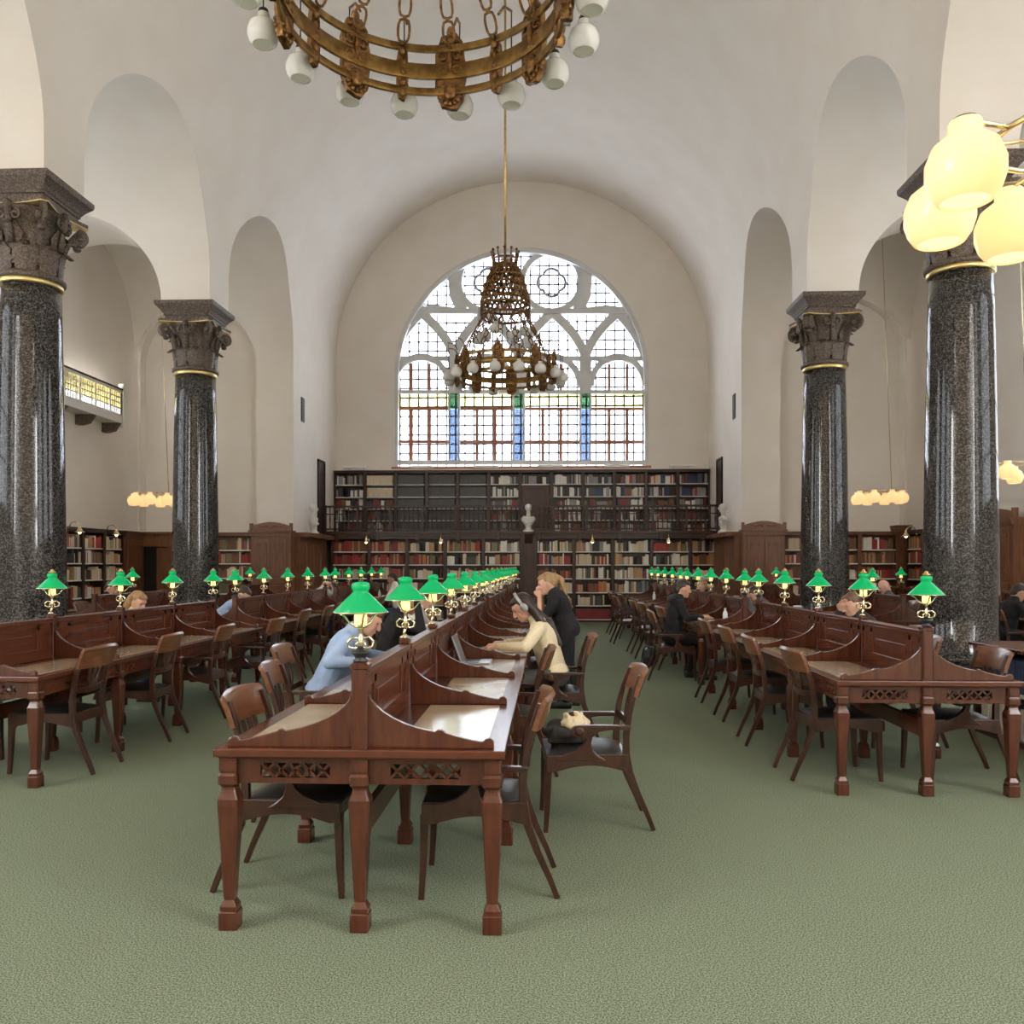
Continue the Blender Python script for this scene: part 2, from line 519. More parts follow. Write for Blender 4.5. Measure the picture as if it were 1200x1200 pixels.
win = bpy.data.objects.new('window_1', None); COL.objects.link(win); struct(win, 'great arched window of leaded panes in stone tracery', 'window')
UP = (0, 1, 0)
t = MB()
NSEG = [0]
def seg(pts, w, d=.22, m=None, dy=0.):
    m = t if m is None else m; NSEG[0] += 1; dy += .0016 * NSEG[0]
    m.tube([zw(*p, dy) for p in pts], 0, sec=(w, d), up=UP)
out = [(XC - WR + .02, WS), *[(XC - (WR - .05) * cos(pi * i / 48), WH + (WR - .05) * sin(pi * i / 48)) for i in range(49)], (XC + WR - .02, WS)]
t.tube([(x, YB + .2, z) for x, z in out], 0, sec=(.14, .34), up=UP)
for a, b in ((303, 345), (570, 614), (848, 890)):
    seg([(a, 962), (a, 520)], .05, .2); seg([(b, 962), (b, 520)], .05, .2)
    seg([((a + b) / 2, 670), ((a + b) / 2, 505)], .30, .2)
for v_, w_ in ((665, .10), (527, .13), (331, .15)):
    ua = {665: 68, 527: 74, 331: 135}[v_]
    seg([(ua, v_), (1190 - ua, v_)], w_, .2)
seg([(66, 958), (1124, 958)], .12, .3)
LI = [(75, 300), (348, 567), (617, 845), (893, 1116)]
for a, b in LI:                                  # round heads of the four lights
    c, r = (a + b) / 2, (b - a) / 2
    seg([(c - r * cos(pi * i / 16), 640 - (110 + 12) * sin(pi * i / 16)) for i in range(17)], .17, .2)
    seg([(c - r * 1.02 * cos(pi * i / 16), 622 - 95 * sin(pi * i / 16)) for i in range(17)], .12, .16)
def ribs(x0, x1):                                # pointed second tier
    n = 10
    pts = []
    for i in range(n + 1):
        q = i / n
        pts.append((x0 + (x1 - x0) * (1 - (1 - q) ** 1.0 * (1 + .0 * q)) + (x0 - x1) * .14 * sin(pi * q), 515 - 180 * q))
    seg(pts, .26, .2)
AP = [187, 458, 731, 1003]
MU = [60, 324, 592, 869, 1130]
for i, a in enumerate(AP):
    ribs(MU[i] + (14 if i == 0 else 0), a); ribs(MU[i + 1] - (14 if i == 3 else 0), a)
for cx_ in (465, 728):                           # two roundels
    seg([(cx_ + 122 * cos(2 * pi * i / 36), 208 + 122 * sin(2 * pi * i / 36)) for i in range(36)] + [(cx_ + 122, 208)], .17, .2)
seg([(333, 140), (322, 180), (326, 260), (356, 325)], .34, .2)
seg([(862, 140), (873, 180), (869, 260), (839, 325)], .34, .2)
seg([(150, 322), (240, 312), (330, 322)], .10, .18); seg([(868, 322), (955, 312), (1045, 322)], .10, .18)
t.build('tracery', MT['stone'], win)
t = MB()
for us in ((145, 220), (418, 493), (692, 767), (968, 1043)):
    for u in us: seg([(u, 962), (u, 735)], .095, .07, t); seg([(u, 665), (u, 545)], .085, .07, t)
for a, b in LI:
    for v_ in (733, 870): seg([(a, v_), (b, v_)], .085, .08, t)
    seg([(a - 2, 960), (a - 2, 735)], .05, .08, t); seg([(b + 2, 960), (b + 2, 735)], .05, .08, t)
t.build('glazing_bar', MT['terra'], win)
t = MB()
for k in range(27):
    x = XC - 3.6 + k * .277
    zt = WH + math.sqrt(max(0, (WR - .08) ** 2 - (x - XC) ** 2))
    t.box(x - .024, x + .024, YB + .29, YB + .31, WS, zt)
for k in range(23):
    z = WS + .14 + k * .277
    q = WR - .08 if z < WH else math.sqrt(max(0, (WR - .08) ** 2 - (z - WH) ** 2))
    if q > .1: t.box(XC - q, XC + q, YB + .29, YB + .31, z - .024, z + .024)
for cx_ in (465, 728):
    P = []
    for i in range(48):
        a = 2 * pi * i / 48
        r = 46 + 12 * abs(cos(2 * a)) ** .6
        P.append(zw(cx_ + r * cos(a), 208 + r * sin(a), .06))
    t.tube(P, .045, 6, closed=True)
t.build('leading', MT['lead'], win)
t = MB(); t.prism([(x, z) for x, z in out], 'y', YB + .33, YB + .337); t.build('glass_pane', MT['pane'], win)
t = MB()
for a, b in LI:
    p, q = zw(a, 727), zw(b, 672); t.box(p.x, q.x, YB + .26, YB + .266, p.z, q.z)
t.build('yellow_pane', MT['yellow'], win)['label'] = 'row of pale yellow panes'
t, t2 = MB(), MB()
for a, b in ((303, 345), (570, 614), (848, 890)):
    p, q = zw(a, 958), zw(b, 735); t.box(p.x, q.x, YB + .24, YB + .246, p.z, q.z)
    p, q = zw(a, 735), zw(b, 672); t2.box(p.x, q.x, YB + .24, YB + .246, p.z, q.z)
t.build('blue_pane', MT['blue'], win)['label'] = 'blue stained glass strips'
t2.build('green_pane', MT['green'], win)['label'] = 'green stained glass strips'
# windows of the aisles (seen as reflections on the columns)
k = 2
for side, ox, sg in (('left', OX0, -1), ('right', OX1, 1)):
    for yc in BAYS[1:4]:
        e = bpy.data.objects.new('window_%d' % k, None); COL.objects.link(e); struct(e, 'tall round-headed window in the %s aisle wall' % side, 'window'); k += 1
        f = MB()
        o_ = arch_outline(yc, 1.47, 2.62, 6.2, 20)
        f.tube([(ox + sg * .18, y, z) for y, z in o_], 0, sec=(.1, .12), up=(1, 0, 0), closed=True)
        for d in (-.75, 0, .75): f.box(*sorted((ox + sg * .14, ox + sg * .20)), yc + d - .03, yc + d + .03, 2.62, 7.4)
        for z in (3.4, 4.2, 5., 5.8, 6.6): f.box(*sorted((ox + sg * .14, ox + sg * .20)), yc - 1.44, yc + 1.44, z - .025, z + .025)
        f.build('window_frame', MT['stone'], e)
        f = MB(); f.prism(o_, 'x', ox + sg * .22, ox + sg * .226); f.build('glass_pane', MT['dim'], e)

# ------------------------------------------------------------------ columns
def leaf(mb_, M, w, hgt, curl):
    """an acanthus leaf: waisted strip with lobes whose tip curls outward"""
    rows = []
    for i in range(9):
        q = i / 8
        hw = w * (.55 + .45 * sin(pi * min(1, q * 1.15))) * (1 + .16 * (1 if i % 2 else -1)) * (1 - .55 * max(0, q - .7) / .3)
        if q < .75: x, z = curl * .25 * q ** 2, hgt * q / .85
        else:
            a = (q - .75) / .25 * 2.4
            x, z = curl * .14 + curl * .45 * (1 - cos(a)) * .6, hgt * .88 + curl * .45 * sin(a) * .6 - curl * .15 * max(0, a - 1.2)
        rows.append([M @ Vector((x - .03 * abs(e) ** 2 + (.012 if e == 0 else 0), e * hw, z)) for e in (-1, -.5, 0, .5, 1)])
    mb_.grid(rows, thick=.018)


def make_column(loc, label):
    c = thing('column', label, 'column', loc, 0, 'granite columns of the arcade')
    b = MB(); b.loft([(.60, 0), (.60, .14), (.58, .15)], ch=.02)
    b.lathe([(.57, .15), (.60, .19), (.60, .25), (.56, .29), (.50, .31), (.48, .36), (.51, .39), (.52, .44), (.49, .47), (.45, .49)], 40)
    b.build('base', MT['shaft'], c)
    b = MB(); b.lathe([(.45, .48)] + [(.43 - .065 * (q / 10) ** 1.6, .5 + q * .464) for q in range(11)], 48); b.build('shaft', MT['shaft'], c)
    b = MB(); b.lathe([(.375, 5.13), (.39, 5.14), (.39, 5.19), (.375, 5.2)], 40); b.build('ring', MT['gold'], c)['label'] = 'gilded ring below the capital'
    b = MB()
    b.lathe([(.385, 5.19), (.42, 5.21), (.42, 5.25), (.37, 5.28), (.31, 5.32), (.30, 5.5), (.315, 5.7), (.36, 5.88), (.43, 6.02), (.48, 6.06)], 32)
    for k_ in range(8):
        a = 2 * pi * k_ / 8
        leaf(b, Matrix.Rotation(a + pi / 8, 4, 'Z') @ Matrix.Translation((.355, 0, 5.27)), .135, .34, .24)
        leaf(b, Matrix.Rotation(a, 4, 'Z') @ Matrix.Translation((.335, 0, 5.36)), .115, .52, .30)
    for k_ in range(4):                           # corner volutes and face scrolls
        M = Matrix.Rotation(pi / 4 + pi / 2 * k_, 4, 'Z')
        sp = []
        for i in range(30):
            a = i / 29 * 3.6 * pi
            r = .105 * (1 - i / 36)
            sp.append(M @ Vector((.585 + r * sin(a) * .9, 0, 5.925 + r * cos(a))))
        stem = [M @ Vector((.38 + .14 * q, 0, 5.62 + .40 * q - .05 * q * q)) for q in (0, .3, .6, .85)]
        b.tube(stem + sp, 0, sec=(.13, .045), up=None)
        b.lathe([(.02, -.075), (.045, -.07), (.045, .07), (.02, .075)], 10, ax='y')
        nv = 4 * 10
        for i in range(len(b.v) - nv, len(b.v)):
            b.v[i] = tuple(M @ (Vector(b.v[i]) + Vector((.585, 0, 5.925))))
        b.ell(M @ Vector((.56, 0, 5.79)), (.055, .06, .04), 8, 6)
        M2 = Matrix.Rotation(pi / 2 * k_, 4, 'Z')
        for s_ in (-1, 1):
            sp = []
            for i in range(20):
                a = i / 19 * 2.6 * pi
                r = .065 * (1 - i / 26)
                sp.append(M2 @ Vector((.455, s_ * (.09 + r * sin(a)), 5.93 + r * cos(a))))
            b.tube(sp, .018, 6)
        b.ell(M2 @ Vector((.47, 0, 6.05)), (.05, .06, .07), 8, 6)
        b.tube([M2 @ Vector((.40, 0, 5.6)), M2 @ Vector((.43, 0, 5.85)), M2 @ Vector((.46, 0, 6.02))], [.05, .035, .05], 8)
    b.build('capital', MT['cap'], c)
    b = MB()
    pts = []
    for k_ in range(4):
        a = pi / 4 + pi / 2 * k_
        A, B = Vector((.80 * cos(a - .07), .80 * sin(a - .07))), Vector((.80 * cos(a + .07), .80 * sin(a + .07)))
        pts += [A, B]
        C_ = Vector((.80 * cos(a + pi / 2 - .07), .80 * sin(a + pi / 2 - .07)))
        nn = Vector((-cos(a + pi / 4), -sin(a + pi / 4)))
        for q in (.2, .35, .5, .65, .8): pts.append(B.lerp(C_, q) + nn * .10 * sin(pi * q))
    pts = [(p.x * .86, p.y * .86) for p in pts]
    b.prism(pts, 'z', 6.07, 6.13)
    b.loft([(.41, 6.13), (.41, 6.20), (.43, 6.205), (.43, 6.235), (.445, 6.25), (.47, 6.29), (.51, 6.335), (.545, 6.37), (.555, 6.40), (.555, 6.445)], ch=.01)
    b.build('abacus', MT['cap'], c)
    b = MB(); b.prism([(x * 1.003, y * 1.003) for x, y in pts], 'z', 6.068, 6.082); b.build('gilt_edge', MT['gold'], c)
    return c


col0 = make_column((WX0 - .46, 10.8, 0), 'polished dark granite column at the left edge of the picture with Corinthian capital')
for x, y, l in ((WX0 - .46, 16., 'farther granite column on the left, standing behind the left row of desks'),
                (WX1 + .46, 10.8, 'nearest granite column on the right, its capital behind glowing globes'),
                (WX1 + .46, 16., 'farther granite column on the right, behind the right row of desks')):
    dup(col0, (x, y, 0), 0, l)
# ------------------------------------------------------------------ bookcases and books
BOOKS = []      # every volume: matrix of its case, x, z, w, h, d, colour, lean, words


def fill(M, x0, x1, z, hmax, depth, words, pal, full=.93, even=False):
    x, i = x0 + .01, 0
    run = 0; col = None
    while x < x1 - .03:
        if run <= 0:
            col = rnd.choice(pal); run = rnd.choice((1, 1, 2, 3, 5)) if not even else 40
            hb = hmax * rnd.uniform(.62, .92); wb = rnd.uniform(.026, .055) if not even else .042
        run -= 1
        w = wb * rnd.uniform(.85, 1.15) if not even else wb
        h = hb * rnd.uniform(.94, 1.04) if not even else hmax * .84
        if x + w > x1: break
        if rnd.random() < (1 - full) * .35 and not even:
            x += rnd.uniform(.04, .16); run = 0
            continue
        c = col if rnd.random() < .8 or even else rnd.choice(pal)
        BOOKS.append((M, x, z, w * .97, min(h, hmax * .97), min(depth - .05, rnd.uniform(.17, .22)), c, words, i))
        x += w; i += 1


def frame_case(name, label, cat, M, w, top, shelves, depth=.34, group=None, base=.0, mt='case', crown=True, stile=.045):
    """open bookcase, front at local y=0, width along x from 0"""
    c = thing(name, label, cat, group=group); c.matrix_world = M
    b = MB(); b.box(0, w, depth - .02, depth, base, top); b.build('back_panel', MT[mt], c)
    for x in (0, w - stile / 2):
        b = MB(); b.box(x, x + stile / 2, 0.004, depth - .02, base, top); b.build('side_panel', MT[mt], c)
    for x in (0, w - stile):
        b = MB(); b.box(x, x + stile, -.02, .006, base, top); b.build('stile', MT[mt], c, .003)
    for z in shelves:
        b = MB(); b.box(stile / 2, w - stile / 2, .012, depth - .02, z - .026, z); b.build('shelf', MT['shelf'], c)
    if crown:
        b = MB(); b.box(0, w, -.03, depth, top, top + .05); b.box(0, w, -.055, depth, top + .05, top + .085); b.build('cornice', MT[mt], c, .004)
    b = MB(); b.box(0, w, -.03, depth - .02, base, base + .05); b.build('plinth', MT[mt], c)
    return c


MIX = ['white', 'cream', 'tan', 'brown', 'red', 'black', 'grey', 'olive', 'charcoal', 'white', 'cream']
WARM = ['brown', 'tan', 'red', 'crimson', 'orange', 'cream', 'brown', 'olive']
DARKS = ['charcoal', 'charcoal', 'black', 'grey']
YF = 23.4                                     # front of the lower cases
# lower tier on the back wall: bays left and right of the middle pier
LOWS = [.07, .45, .81, 1.19, 1.57, 1.93]
GZ = 2.36
left_x = [-.72 - 1.055 * k for k in range(6)]
right_x = [-.34 + 1.055 * k for k in range(5)]
bays = [(x - 1.055, nth(k)) for k, x in enumerate(left_x[:5])]
k = 0
for i, x1 in enumerate(left_x[:5]):
    M = Matrix.Translation((x1 - 1.055, YF, 0))
    frame_case('bookcase', 'dark bookcase under the gallery, %s left of the pier' % nth(i), 'bookcase', M, 1.055, 2.27, LOWS, .36, 'bookcases under the gallery')
    for r, z in enumerate(LOWS):
        pal = MIX if (i + r) % 3 else WARM
        if i > 2 and r > 3: pal = ['red', 'crimson', 'brown', 'tan']
        fill(M, .05, 1.0, z, .33, .34, (r, '%s bookcase left of the pier' % nth(i), 6), pal, .9)
for i, x0 in enumerate(right_x):
    w = 1.055 if i < 4 else .77
    M = Matrix.Translation((x0, YF, 0))
    frame_case('bookcase', 'dark bookcase under the gallery, %s right of the pier' % nth(i), 'bookcase', M, w, 2.27, LOWS, .36, 'bookcases under the gallery')
    for r, z in enumerate(LOWS):
        pal = [MIX, ['white', 'cream', 'grey', 'black', 'tan'], ['white', 'cream', 'cream', 'tan', 'charcoal'], WARM, MIX][(i + r) % 5]
        if r == 0 and i < 2: pal = ['red', 'crimson']
        fill(M, .05, w - .05, z, .33, .34, (r, '%s bookcase right of the pier' % nth(i), 6), pal, .85, even=(r == 0 and i < 2))
c = thing('pier', 'dark wooden pier in the middle of the back bookcases carrying a white bust', 'pier', (-.53, YF, 0))
b = MB(); b.box(-.19, .19, -.06, .36, 0, 2.36); b.build('shaft', MT['case'], c, .006)
b = MB()
for z0, z1 in ((.2, .9), (1., 1.62), (1.72, 2.2)): b.box(-.12, .12, -.075, -.05, z0, z1)
b.build('raised_panel', MT['case'], c, .008)
b = MB(); b.box(-.22, .22, -.09, .36, 0, .12); b.build('plinth', MT['case'], c, .006)
b = MB(); b.box(-.15, .15, -.27, -.06, 2.40, 2.46); b.prism([(-.06, 2.40), (-.06, 2.12), (-.12, 2.22), (-.24, 2.40)], 'x', -.10, .10); b.build('bracket', MT['case'], c, .005)

# gallery floor, railing
g = thing('gallery', 'dark wooden gallery floor above the lower bookcases along the back wall', 'gallery', (XC, YF, 0))
b = MB(); b.box(-5.43, 5.43, -.03, 1.24, 2.36, 2.42); b.build('deck', MT['case'], g)
b = MB(); b.box(-5.43, 5.43, -.05, .02, 2.27, 2.36); b.box(-5.43, 5.43, -.09, .02, 2.42, 2.49); b.build('fascia', MT['case'], g, .006)
for k in range(10):
    b = MB(); b.box(-.05, .05, -.085, -.02, 2.24, 2.42); b.build('corbel', MT['case'], g, .006, loc=(-5.0 + 1.11 * k, 0, 0))
rl = thing('gallery_railing', 'dark turned-baluster railing along the gallery', 'railing', (XC, YF + .02, 2.49))
b = MB(); b.box(-5.42, 5.42, -.035, .035, .66, .71); b.box(-5.42, 5.42, -.025, .025, .46, .485); b.build('top_rail', MT['case'], rl, .006)
b = MB(); b.box(-5.42, 5.42, -.03, .03, .04, .08); b.build('bottom_rail', MT['case'], rl, .004)
me = None
for k in range(84):
    x = -5.36 + k * .129
    if abs(x - .27) < .22: continue
    if k % 7 == 0:
        b = MB(); b.box(-.03, .03, -.03, .03, 0, .72); b.build('post', MT['case'], rl, loc=(x, 0, 0))
        continue
    if me is None:
        b = MB(); b.lathe([(.012, .06), (.02, .1), (.012, .16), (.022, .34), (.012, .46), (.014, .66)], 8); me = b.mesh('baluster', MT['case'])
    put('baluster', me, rl, loc=(x, 0, 0))

# upper tier
UPZ = [2.52, 2.86, 3.20, 3.54, 3.90]
UPY = YF + 1.24
bw_ = 10.86 / 12
for i in range(12):
    x0 = XC - 5.43 + i * bw_
    M = Matrix.Translation((x0, UPY, 0))
    where = '%s from the left on the gallery' % nth(i)
    frame_case('gallery_bookcase', 'dark bookcase against the back wall, %s' % where, 'bookcase', M, bw_, 4.22, UPZ, .35, 'bookcases on the gallery', base=2.42)
    for r, z in enumerate(UPZ):
        if i == 6 and r < 4: continue
        if i in (2, 3, 4): fill(M, .05, bw_ - .05, z, .31, .33, (r, '%s gallery bookcase from left' % nth(i), 5), ['charcoal', 'grey', 'charcoal'], 1., even=True)
        elif i == 1 and r > 2: fill(M, .05, bw_ - .05, z, .31, .33, (r, '%s gallery bookcase from left' % nth(i), 5), ['cream'], 1., even=True)
        else:
            pal = ['white', 'black', 'charcoal', 'grey', 'white', 'navy'] if i < 9 else ['white', 'brown', 'red', 'black', 'cream', 'grey', 'navy']
            if r < 3: pal = ['charcoal', 'brown', 'black', 'grey', 'white', 'crimson']
            fill(M, .05, bw_ - .05, z, .31, .33, (r, '%s gallery bookcase from left' % nth(i), 5), pal, .9)
    if i == 6:
        b = MB(); b.box(x0 + .06, x0 + bw_ - .06, UPY - .012, UPY + .01, 2.5, 3.86); b.box(x0 + .14, x0 + bw_ - .14, UPY - .025, UPY - .01, 2.65, 3.75)
        tag(b.build('panelled_door', MT['case'], bevel=.006), 'plain dark panelled door between the gallery bookcases, right of the middle pier', 'door')
# ledge and lights above the upper tier
b = MB(); b.box(XC - 5.43, XC + 5.43, UPY - .02, YB, 4.305, 4.34); struct(b.build('trim_1', MT['paint']), 'pale ledge along the top of the gallery bookcases')
b = MB(); b.box(XC - 3.8, XC + 3.8, YB - .05, YB + .3, 4.34, 4.45); struct(b.build('trim_2', MT['terra']), 'reddish brown sill under the great window')
for j, px in enumerate((417, 494, 570, 645, 723, 799)):
    X = XR(px) * (UPY)
    l = thing('shelf_light', 'slim white shelf light, %s from the left above the gallery bookcases' % nth(j), 'light', (X, UPY - .03, 4.34), 0, 'shelf lights over the gallery')
    b = MB(); b.prism([(-.10, .03), (.06, .03), (.03, .09), (-.07, .09)], 'x', -.36, .36); b.build('hood', MT['paint'], l, .004)
    for s_ in (-.22, .22):
        b = MB(); b.tube([(s_, .10, 0), (s_, .10, .05), (s_, .02, .06)], .012, 6); b.build('arm', MT['grey'], l)

# ------------------------------------------------------------------ marble busts
def make_bust(loc, rz, label):
    t_ = thing('marble_bust', label, 'bust', loc, rz, 'marble busts on the gallery')
    b = MB(); b.lathe([(.15, 0), (.15, .03), (.12, .06), (.08, .09), (.075, .14), (.10, .17)], 20); b.build('socle', MT['marble'], t_)
    b = MB()
    b.ell((0, 0, .28), (.105, .15, .13)); b.ell((.03, 0, .36), (.095, .14, .08)); b.cap((0, 0, .16), (0, 0, .3), .09, .12)
    for s_ in (-1, 1): b.ell((0, s_ * .125, .34), (.075, .075, .085))
    b.cap((-.01, 0, .40), (.015, 0, .54), .062, .058)
    b.ell((.02, 0, .645), (.098, .076, .11)); b.ell((.05, 0, .585), (.062, .052, .06)); b.cap((.115, 0, .65), (.128, 0, .618), .012, .018)
    for s_ in (-1, 1): b.ell((.01, s_ * .078, .635), (.02, .012, .03)); b.ell((-.02, s_ * .05, .68), (.075, .045, .07))
    b.ell((-.03, 0, .69), (.09, .08, .075)); b.cap((.0, -.12, .42), (.10, .08, .26), .03, .035); b.cap((.06, .14, .40), (.09, -.06, .22), .028, .03)
    blob(b, 'figure', MT['marble'], t_, .009, 2)
    return t_


b0 = make_bust((-6.04, 21.75, 2.36), 0., 'white marble bust at the left end of the gallery')
dup(b0, (4.44, 21.8, 2.36), pi, 'white marble bust at the right end of the gallery')
dup(b0, (-.53, YF - .16, 2.46), -pi / 2, 'white marble bust in the middle of the gallery front')

# ------------------------------------------------------------------ panelled cabinets and aisle cases
def cabinet(label, M, w, top=2.40, pediment=True, leaves=2):
    c = thing('panelled_cabinet', label, 'cabinet', group='panelled cabinets'); c.matrix_world = M
    b = MB(); b.box(0, w, 0, .3, 0, top); b.build('carcase', MT['cab'], c, .005)
    lw = (w - .16) / leaves
    for q in range(leaves):
        x0 = .08 + q * lw
        b = MB(); b.box(x0 + .01, x0 + lw - .01, -.025, 0, 1.28, top - .2)
        b.box(x0 + .09, x0 + lw - .09, -.045, -.02, 1.40, top - .30)
        for cx_ in (x0 + .13, x0 + lw - .13):
            for cz in (1.45, top - .35): b.lathe([(.035, -.06), (.035, -.04)], 8, (cx_, 0, cz), ax='y')
        b.build('door', MT['cab'], c, .008)
        b = MB(); b.box(x0 + .01, x0 + lw - .01, -.025, 0, .14, 1.06); b.box(x0 + .09, x0 + lw - .09, -.042, -.02, .28, .94); b.build('door', MT['cab'], c, .008)
        b = MB(); b.box(x0 + .03, x0 + lw - .03, -.03, 0, 1.1, 1.24); b.build('drawer', MT['cab'], c, .008)
    b = MB(); b.box(-.02, w + .02, -.05, .3, top - .14, top - .08); b.box(-.04, w + .04, -.09, .3, top - .05, top); b.box(-.03, w + .03, -.07, .3, top - .08, top - .05); b.build('cornice', MT['cab'], c, .006)
    b = MB(); b.box(-.02, w + .02, -.05, .3, 0, .12); b.build('plinth', MT['cab'], c, .006)
    if pediment:
        b = MB()
        pts = [(0, top), (w, top), (w, top + .09)] + [(w * (1 - q / 12), top + .10 + .10 * sin(pi * q / 12)) for q in range(1, 12)] + [(0, top + .09)]
        b.prism(pts, 'y', .0, .06)
        for x in (.0, w): b.box(x - .03, x + .03, -.02, .08, top, top + .17)
        b.lathe([(.05, -.03), (.05, .02)], 12, (w / 2, 0, top + .10), ax='y')
        for s_ in (-1, 1): b.tube([(w / 2 + s_ * (.08 + .22 * q), -.005, top + .09 + .025 * sin(q * 9)) for q in (0, .2, .4, .6, .8, 1)], .014, 6)
        b.build('pediment', MT['cab'], c)
    return c


YA = 20.6
LZ = [.1, .48, .86, 1.24, 1.60, 1.93]
def mx(x): return 2 * XC - x
cabinet('oak panelled cabinet with carved pediment at the left corner of the nave', Matrix.Translation((-7.2, 20.42, 0)), .98)
cabinet('oak panelled cabinet with carved pediment at the right corner of the nave', Matrix.Translation((mx(-6.22), 20.42, 0)), .98)
for j, (x0, w) in enumerate(((-8.2, 1.0), (-9.2, 1.0))):
    M = Matrix.Translation((x0, YA, 0))
    frame_case('bookcase', ('bookcase beside the left oak cabinet, right of the column', 'bookcase of the left aisle mostly hidden behind the farther left column')[j], 'bookcase', M, w, 2.27, LZ, .34, 'bookcases on the aisle end walls', mt='cab')
    for r, z in enumerate(LZ):
        fill(M, .05, w - .05, z, .31, .33, (r, '%s bookcase left of the left cabinet' % nth(j), 6), [['cream', 'brown', 'tan'], WARM, MIX][r % 3], .97)
for j in range(3):
    x0 = mx(-7.2) + j * .9
    M = Matrix.Translation((x0, YA, 0))
    frame_case('bookcase', 'bookcase on the right aisle end wall, %s from the oak cabinet' % nth(j), 'bookcase', M, .9, 2.27, LZ, .34, 'bookcases on the aisle end walls', mt='cab')
    for r, z in enumerate(LZ):
        fill(M, .05, .85, z, .31, .33, (r, '%s bookcase right of the right cabinet' % nth(j), 6), [['brown', 'tan', 'brown'], ['white', 'red', 'tan', 'brown'], WARM][(r + j) % 3], .97)
# doorway at the left corner, panel at the right one
c = thing('panelled_doorway', 'dark wood doorway standing open at the corner of the left aisle', 'doorway', (-10.2, YA, 0))
b = MB(); b.box(0, 1.0, -.03, .3, 2.0, 2.36); b.box(-.0, 1.0, -.09, .3, 2.3, 2.37); b.build('lintel', MT['cab'], c, .006)
for x in (0, .86): b = MB(); b.box(x, x + .14, -.03, .3, 0, 2.0); b.build('jamb', MT['cab'], c, .006)
b = MB(); b.box(.14, .86, .26, .3, 0, 2.0); b.build('doorway_shade_board', MT['dark'], c)  # dark board painted for the shade inside the open doorway
b = MB(); b.box(.52, .86, .14, .18, 0, 1.98); b.box(.58, .80, .125, .14, .2, 1.8); b.build('door_leaf', MT['cab'], c, .005)
cabinet('tall dark panelled pilaster cabinet at the corner of the right aisle', Matrix.Translation((mx(-7.2) + 2.66, YA, 0)), .30, 2.50, False, 1)
# panelling up the sides of the nave to the back wall
for x, s_, l in ((WX0, 1, 'left'), (WX1, -1, 'right')):
    a, b_ = sorted((x, x + s_ * .16))
    c = thing('wall_panelling', 'dark oak panelling on the %s nave wall below the bust' % l, 'panelling', (0, 0, 0))
    b = MB(); b.box(a, b_, 20.75, YF - .1, 0, 2.25); b.build('board', MT['cab'], c)
    b = MB(); b.box(*sorted((x, x + s_ * .38)), 20.75, YF - .1, 2.25, 2.36); b.build('cornice', MT['cab'], c, .006)
    for k in range(3):
        b = MB(); b.box(*sorted((x + s_ * .15, x + s_ * .185)), 21.3 + k * .66, 21.8 + k * .66, 1.0, 2.1); b.build('raised_panel', MT['cab'], c, .008)
# outer wall cases
for j in range(3):
    M = Matrix.Translation((OX0 + .34, 16.95 + j * .86, 0)) @ Matrix.Rotation(pi / 2, 4, 'Z')
    frame_case('bookcase', 'bookcase along the outer wall of the left aisle, %s from the near column' % nth(j), 'bookcase', M, .86, 2.27, LZ, .33, 'bookcases on the left outer wall')
    for r, z in enumerate(LZ):
        fill(M, .05, .81, z, .31, .32, (r, '%s left outer wall bookcase' % nth(j), 6), [['red', 'tan', 'white', 'cream'], ['white', 'cream', 'black', 'tan'], MIX][(r + j) % 3], .95)
cabinet('dark panelled cabinet in the far corner of the left aisle wall', Matrix.Translation((OX0 + .32, 19.6, 0)) @ Matrix.Rotation(pi / 2, 4, 'Z'), .95, 2.36, False, 1)
for j in range(3):
    M = Matrix.Translation((OX1 - .34, 20.15 - j * .86, 0)) @ Matrix.Rotation(-pi / 2, 4, 'Z')
    frame_case('bookcase', 'bookcase along the outer wall of the right aisle, %s from the corner' % nth(j), 'bookcase', M, .86, 2.27, LZ, .33, 'bookcases on the right outer wall')
    for r, z in enumerate(LZ):
        fill(M, .05, .81, z, .31, .32, (r, '%s right outer wall bookcase' % nth(j), 6), WARM, .95)
cabinet('oak panelled cabinet with pediment at the right edge of the picture', Matrix.Translation((OX1 - .32, 17.35, 0)) @ Matrix.Rotation(-pi / 2, 4, 'Z'), 1.7, 2.42, True, 3)

# low bookcase of dark blue volumes by the near right column
M = Matrix.Translation((4.04, 8.25, 0)) @ Matrix.Rotation(-pi / 2, 4, 'Z')
lc = frame_case('low_bookcase', 'low bookcase with dark blue volumes in front of the near right column', 'bookcase', M, 2.9, .80, [.06, .44], .42, crown=False, mt='case')
b = MB(); b.box(-.04, 2.94, -.05, .45, .80, .84); b.build('top_board', MT['woody'], lc, .008)
fill(M, .05, 2.85, .44, .34, .36, (1, 'low bookcase by the column', 2), ['navy', 'navy', 'navy', 'black'], 1., even=True)
fill(M, .05, 2.85, .06, .34, .36, (0, 'low bookcase by the column', 2), ['white', 'navy', 'white', 'cream'], 1.)

